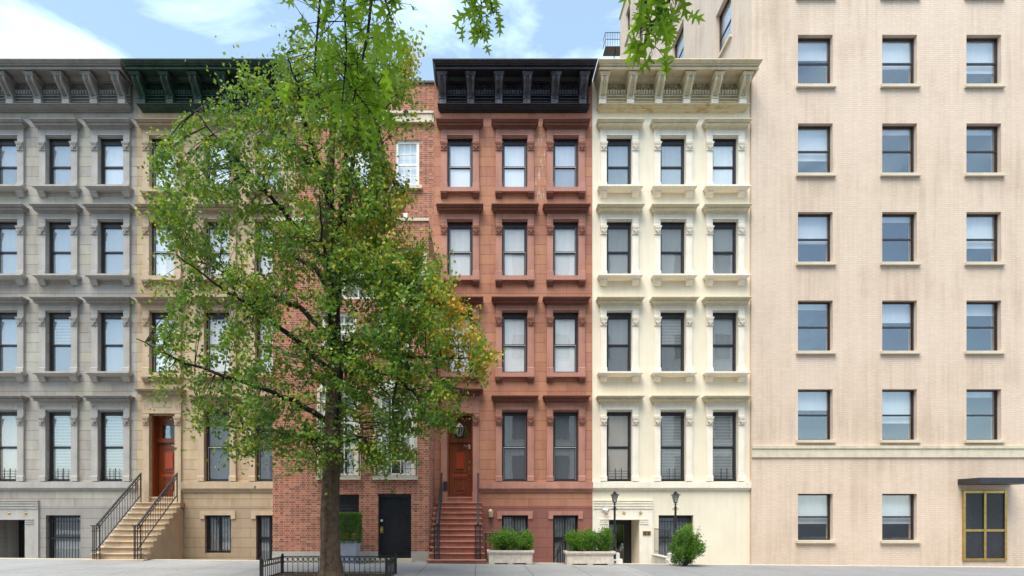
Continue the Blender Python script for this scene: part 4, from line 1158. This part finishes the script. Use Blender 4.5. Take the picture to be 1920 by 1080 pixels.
for ang, z0, ln, rise_ in ((200,3.2,3.6,.6),(160,3.6,4.0,1.5),(230,4.4,3.6,1.8),(130,4.8,3.4,1.5),(185,5.6,3.8,2.2),(80,5.0,3.0,2.4),(280,5.2,2.4,1.4),(215,6.6,3.0,2.4),(150,7.2,3.0,2.6),(250,8.0,1.8,2.0),(100,8.6,2.0,2.2),(190,9.2,2.0,2.0)):
    a = R(ang); d = Vector((math.cos(a), -math.sin(a), 0)); p0 = t0(z0)
    limb([p0+d*ln*t+Vector((0,0,rise_*(t**.8)))+Vector((rnd.uniform(-.15,.15), rnd.uniform(-.15,.15), rnd.uniform(-.1,.1)))*(t > 0) for t in (0,.25,.5,.75,1)], .075, .012)
allpts = []; allw = []
for path, r0, r1 in limbs:
    pp = []; 
    for k in range(len(path)-1):
        for q in range(6):
            t = q/6; pp.append(path[k].lerp(path[k+1], t)+Vector([rnd.uniform(-.02,.02) for _ in range(3)]))
    pp.append(path[-1]); m = len(pp)
    bb = B(); bb.tube(pp, [r0+(r1-r0)*k/(m-1) for k in range(m)], 7); obj('limb', bb, 'twig', tree, smooth=True)
    for k in range(m//5, m): allpts.append(pp[k])
# silhouette of the crown on the photographed side: right boundary by height (px)
EY = [20, 60, 80, 110, 150, 185, 205, 230, 262, 290, 330, 350, 385, 410, 440, 470, 500, 530, 560, 610, 640, 652, 668, 685, 715, 740, 765, 790, 805, 825, 845, 862]
EX = [640, 720, 775, 778, 762, 772, 735, 778, 775, 735, 735, 765, 768, 722, 745, 775, 808, 845, 868, 885, 905, 935, 938, 925, 905, 880, 842, 862, 866, 818, 775, 755]
rg = np.random.default_rng(21)
clus = []; col = []
while len(clus) < 1200:
    py = rg.uniform(75, 868); 
    e = np.interp(py, EY, EX); lo = 300+max(0, abs(py-500)-230)*1.3
    px = rg.uniform(lo, e)
    dens = 1.0
    if px > 640:
        if py < 140: dens = .22 if px > 725 else .35
        elif py < 210: dens = .4
        elif py < 420: dens = .75 if px < 725 else .55
        elif py > 790: dens = .34
        elif py > 715 and px < 800: dens = .6
        elif py > 560: dens = .8
        if px > e-25: dens *= .8
        if 740 < px < 800 and 262 < py < 330: dens = 0
        if 735 < px and 395 < py < 440: dens = 0
    else: dens = .36
    gp_ = math.sin(px/21+1.6*math.sin(py/37))*math.sin(py/19+1.2*math.sin(px/33))
    if gp_ < -.22: dens *= .12
    if rg.random() > dens: continue
    # ellipsoidal depth: thin at the silhouette
    u = abs(2*(px-lo)/(e-lo)-1); dd = math.sqrt(max(.03, 1-u**3))
    Y = 13.1+rg.uniform(-1, 1)*1.7*dd-(.5 if px > 800 else 0)
    clus.append(T(px, py, Y)); yel = 0
    yel = .42*math.exp(-((px-880)/70)**2-((py-610)/85)**2)+.22*math.exp(-((px-700)/80)**2-((py-440)/70)**2)+.15*(px > e-22)
    col.append(yel)
AP = np.array([tuple(p) for p in allpts]); CP = np.array([tuple(p) for p in clus])
tw_ = B(); LP = []; LV = []
for i in range(len(CP)):
    d = np.linalg.norm(AP-CP[i], axis=1)+.3*np.maximum(0, AP[:, 2]-CP[i][2]); j = d.argmin()
    a = Vector(AP[j]); c = Vector(CP[i]); mm = a.lerp(c, .5)+Vector((0,0,.06*(c-a).length))
    if (c-a).length < 2.2: tw_.tube([a, mm, c], [.011, .007, .003], 4)
    dr_ = (c-a).normalized() if (c-a).length > .01 else Vector((0,0,1)); dr_ = np.array(dr_)
    n = int(rg.integers(38, 72)); t = rg.normal(size=n)*.30
    off = dr_[None, :]*t[:, None]+rg.normal(size=(n, 3))*np.array([.08, .09, .06])
    off[:, 2] -= .35*np.abs(t)*.5
    LP.append(CP[i]+off)
    base = rg.uniform(.10, .68); LV.append(np.clip(base+col[i]+rg.normal(size=n)*(.10+.22*col[i])+(rg.random(n) < .05)*.3, 0, 1))
obj('twigs', tw_, 'twig', tree)
LPa = np.concatenate(LP); LVa = np.concatenate(LV)
me = leaf_mesh('crown', LPa, .088, LVa, 'leaf_tree', .72, ((.1, 0, -.45), .8), 3); obj('crown', me, 'leaf_tree', tree)

# ------------------------------------------------------------------ oak near the camera: boughs hang into the top of the view
oak = tag(empty('oak_tree', None, (-3.2, -.6, 0)), 'near oak whose lobed bright green leaves hang into the top of the picture', 'tree')
OO = Vector((-3.2, -.6, 0))
b = B(); b.tube([(0,0,-.1),(0,0,.2),(0,0,2),(.1,.2,4.5),(.3,.6,7.2)], [.34,.27,.22,.18,.14], 12); obj('trunk', b, 'bark', oak, smooth=True)
half = [(0,0),(.02,.10),(.10,.16),(.30,.14),(.36,.20),(.22,.26),(.09,.32),(.12,.40),(.34,.44),(.47,.56),(.30,.56),(.10,.54),(.10,.62),(.22,.72),(.36,.84),(.20,.80),(.08,.76),(.07,.86),(0,1.0)]
outline = half+[(-x, y) for x, y in half[-2:0:-1]]
OV = []; OFc = []; OVv = []
def oak_leaf(p, d, nrm, L, v):
    d = d.normalized(); w = d.cross(nrm).normalized(); n = w.cross(d)
    i = len(OV); cu = rnd.uniform(-.2, .8); cv = rnd.uniform(-.3, .9)
    for x, y in outline:
        OV.append(p+d*(y*L)+w*(x*L*.72)+n*(abs(x)*L*cu-((y-.4)**2)*L*cv)); OVv.append(v)
    # midrib points so that the blade is a ring of triangles folded along its vein
    m = len(outline); h = len(half)
    ribs = [j for j in range(h)]
    k0 = len(OV)
    for y in (.2, .5, .75):
        OV.append(p+d*(y*L)-n*(((y-.4)**2)*L*cv)); OVv.append(v)
    def near(y): return k0+(0 if y < .33 else 1 if y < .66 else 2)
    for j in range(m):
        a, b_ = j, (j+1) % m; r1 = near(outline[a][1]); r2 = near(outline[b_][1])
        OFc.append((i+a, i+b_, r1))
        if r1 != r2: OFc.append((i+b_, r2, r1))
ob_ = B()
def oT(px, py, Y): return at(px, py, Y)-OO
def spray(path, r0, r1, nl, spread, L, hang=1.0):
    pp = []
    for k in range(len(path)-1):
        for q in range(5): pp.append(path[k].lerp(path[k+1], q/5))
    pp.append(path[-1]); m = len(pp)
    ob_.tube(pp, [r0+(r1-r0)*k/(m-1) for k in range(m)], 6)
    for _ in range(nl):
        t = rnd.uniform(.0, 1); p = pp[int(t*(m-1))]
        q = p+Vector((rnd.gauss(0, spread), rnd.gauss(0, spread), rnd.gauss(0, spread*.7)))
        ob_.tube([p, p.lerp(q, .6)+Vector((0,0,.01)), q], [.0025, .0018, .0012], 4)
        d = Vector((rnd.gauss(0, .45), rnd.gauss(0, .45), -hang+rnd.gauss(0, .35)))
        nrm = Vector((rnd.gauss(0, .6), -1, rnd.gauss(0, .5)))
        oak_leaf(q, d, nrm, L*rnd.uniform(.75, 1.2), min(1, max(0, rnd.gauss(.5, .25))))
A0 = Vector((.3, .6, 7.2)); 
ob_.tube([A0, OO*0+oT(560,-190,3.6), oT(700,-120,3.5), oT(900,-110,3.5), oT(1100,-110,3.0), oT(1270,-90,2.5)], [.10,.06,.045,.035,.022,.01], 8)
spray([oT(640,-150,3.6), oT(700,-40,3.55), oT(690,60,3.5), oT(676,130,3.5), oT(662,190,3.5)], .012, .004, 66, .11, .125)
spray([oT(700,-60,3.6), oT(722,0,3.6), oT(735,40,3.6)], .008, .003, 26, .08, .12)
spray([oT(640,-120,3.3), oT(645,0,3.3), oT(650,100,3.35), oT(640,210,3.4)], .010, .003, 60, .11, .125)
spray([oT(676,120,3.5), oT(700,150,3.5), oT(720,170,3.55)], .005, .002, 18, .06, .13)
spray([oT(560,-150,3.4), oT(600,0,3.4), oT(590,120,3.4), oT(600,190,3.4)], .010, .003, 50, .13, .125)
spray([oT(640,140,3.45), oT(680,190,3.45), oT(700,215,3.5)], .005, .002, 22, .07, .12)
spray([oT(895,-115,3.5), oT(900,-40,3.5), oT(903,25,3.5), oT(901,68,3.5)], .006, .002, 58, .055, .105)
spray([oT(900,-90,3.5), oT(915,-20,3.5), oT(925,30,3.5)], .005, .002, 16, .03, .095)
spray([oT(1290,-90,2.5), oT(1268,-30,2.5), oT(1235,35,2.5), oT(1205,85,2.5)], .007, .002, 46, .05, .11, .9)
spray([oT(1270,-100,2.5), oT(1240,-40,2.5), oT(1205,10,2.5)], .006, .002, 20, .045, .12, .8)
obj('bough', ob_, 'twig', oak)
me = bpy.data.meshes.new('foliage'); me.from_pydata([tuple(v) for v in OV], [], OFc)
at_ = me.attributes.new('v', 'FLOAT', 'POINT'); at_.data.foreach_set('value', OVv); me.materials.append(M('leaf_oak')); me.update()
obj('foliage', me, 'leaf_oak', oak)

# fallen leaves on the pavement
rg = np.random.default_rng(8); n = 420
P = np.stack([rg.uniform(-9, 12, n), rg.uniform(12.6, 17.7, n), np.zeros(n)], 1)
P[:120, 1] = 17.2+rg.normal(size=120)*.12; P[120:190, 0] = rg.uniform(-4.8, -2.2, 70); P[120:190, 1] = rg.uniform(12.9, 14.2, 70)
P[:, 2] = -.0088*P[:, 0]+.012
me = leaf_mesh('fallen_leaves', P, .06, rg.random(n), 'leaf_fallen', .7, ((0, 0, .02), .3), 9)
V = np.zeros(4*n*3, np.float32); me.vertices.foreach_get('co', V); V = V.reshape(n, 4, 3); V[:, :, 2] = P[:, None, 2]+(V[:, :, 2]-P[:, None, 2])*.15
me.vertices.foreach_set('co', V.ravel())
tag(obj('fallen_leaves', me, 'leaf_fallen'), 'scattered yellow fallen leaves on the grey pavement', 'leaves', kind='stuff')

# ------------------------------------------------------------------ sky, sun, camera
SUN_EL, SUN_AZ = 63, 208       # azimuth: direction the light comes from, measured from +Y clockwise
w = bpy.data.worlds.new('World'); sc.world = w; w.use_nodes = True
nt = w.node_tree; nt.nodes.clear()
out = nt.nodes.new('ShaderNodeOutputWorld'); bg = nt.nodes.new('ShaderNodeBackground')
sky = nt.nodes.new('ShaderNodeTexSky'); sky.sky_type = 'NISHITA'; sky.sun_disc = False
sky.sun_elevation = R(SUN_EL); sky.sun_rotation = R(SUN_AZ); sky.altitude = 0; sky.air_density = 1.0; sky.dust_density = 1.2; sky.ozone_density = 1.0
tc = nt.nodes.new('ShaderNodeTexCoord'); mp = nt.nodes.new('ShaderNodeMapping'); mp.inputs['Scale'].default_value = (1.0, 1.0, 3.2); mp.inputs['Location'].default_value = (.3, .1, .55)
nz = nt.nodes.new('ShaderNodeTexNoise'); nz.inputs['Scale'].default_value = 3.2; nz.inputs['Detail'].default_value = 9; nz.inputs['Roughness'].default_value = .58; nz.inputs['Distortion'].default_value = .5
rp = nt.nodes.new('ShaderNodeValToRGB'); rp.color_ramp.elements[0].position = .47; rp.color_ramp.elements[0].color = (0,0,0,1); rp.color_ramp.elements[1].position = .72; rp.color_ramp.elements[1].color = (1,1,1,1)
mx = nt.nodes.new('ShaderNodeMix'); mx.data_type = 'RGBA'
mx.inputs[7].default_value = (7.2, 8.2, 9.0, 1)
nt.links.new(tc.outputs['Generated'], mp.inputs[0]); nt.links.new(mp.outputs[0], nz.inputs['Vector']); nt.links.new(nz.outputs['Fac'], rp.inputs[0])
mm = nt.nodes.new('ShaderNodeMath'); mm.operation = 'MULTIPLY_ADD'; mm.inputs[1].default_value = .6; mm.inputs[2].default_value = .15
nt.links.new(rp.outputs[0], mm.inputs[0]); nt.links.new(mm.outputs[0], mx.inputs[0]); nt.links.new(sky.outputs[0], mx.inputs[6])
hs = nt.nodes.new('ShaderNodeMix'); hs.data_type = 'RGBA'; hs.blend_type = 'MULTIPLY'; hs.inputs[0].default_value = 1; hs.inputs[7].default_value = (.90, 1.0, .99, 1)
nt.links.new(mx.outputs[2], hs.inputs[6]); nt.links.new(hs.outputs[2], bg.inputs[0]); bg.inputs[1].default_value = .13; nt.links.new(bg.outputs[0], out.inputs[0])
sl = bpy.data.lights.new('sun', 'SUN'); sl.energy = 2.4; sl.angle = R(40); sl.color = (1, .95, .87)
so_ = bpy.data.objects.new('sun', sl); COL.objects.link(so_)
az, el = R(SUN_AZ), R(SUN_EL)
sd = Vector((math.sin(az)*math.cos(el), math.cos(az)*math.cos(el), math.sin(el)))
so_.rotation_euler = (-sd).to_track_quat('-Z', 'Y').to_euler()
cam = bpy.data.cameras.new('camera'); co = bpy.data.objects.new('camera', cam); COL.objects.link(co)
co.location = (0, 0, HE); co.rotation_euler = (math.pi/2, 0, 0)
cam.sensor_width = 36; cam.lens = 36*F/1920; cam.shift_x = (960-PX)/1920; cam.shift_y = (PY-540)/1920
cam.clip_start = .05; cam.clip_end = 3000; sc.camera = co
sc.view_settings.view_transform = 'Standard'; sc.view_settings.look = 'None'; sc.view_settings.gamma = 1; sc.view_settings.exposure = 1.06
sc.cycles.max_bounces = 6; sc.cycles.transparent_max_bounces = 12
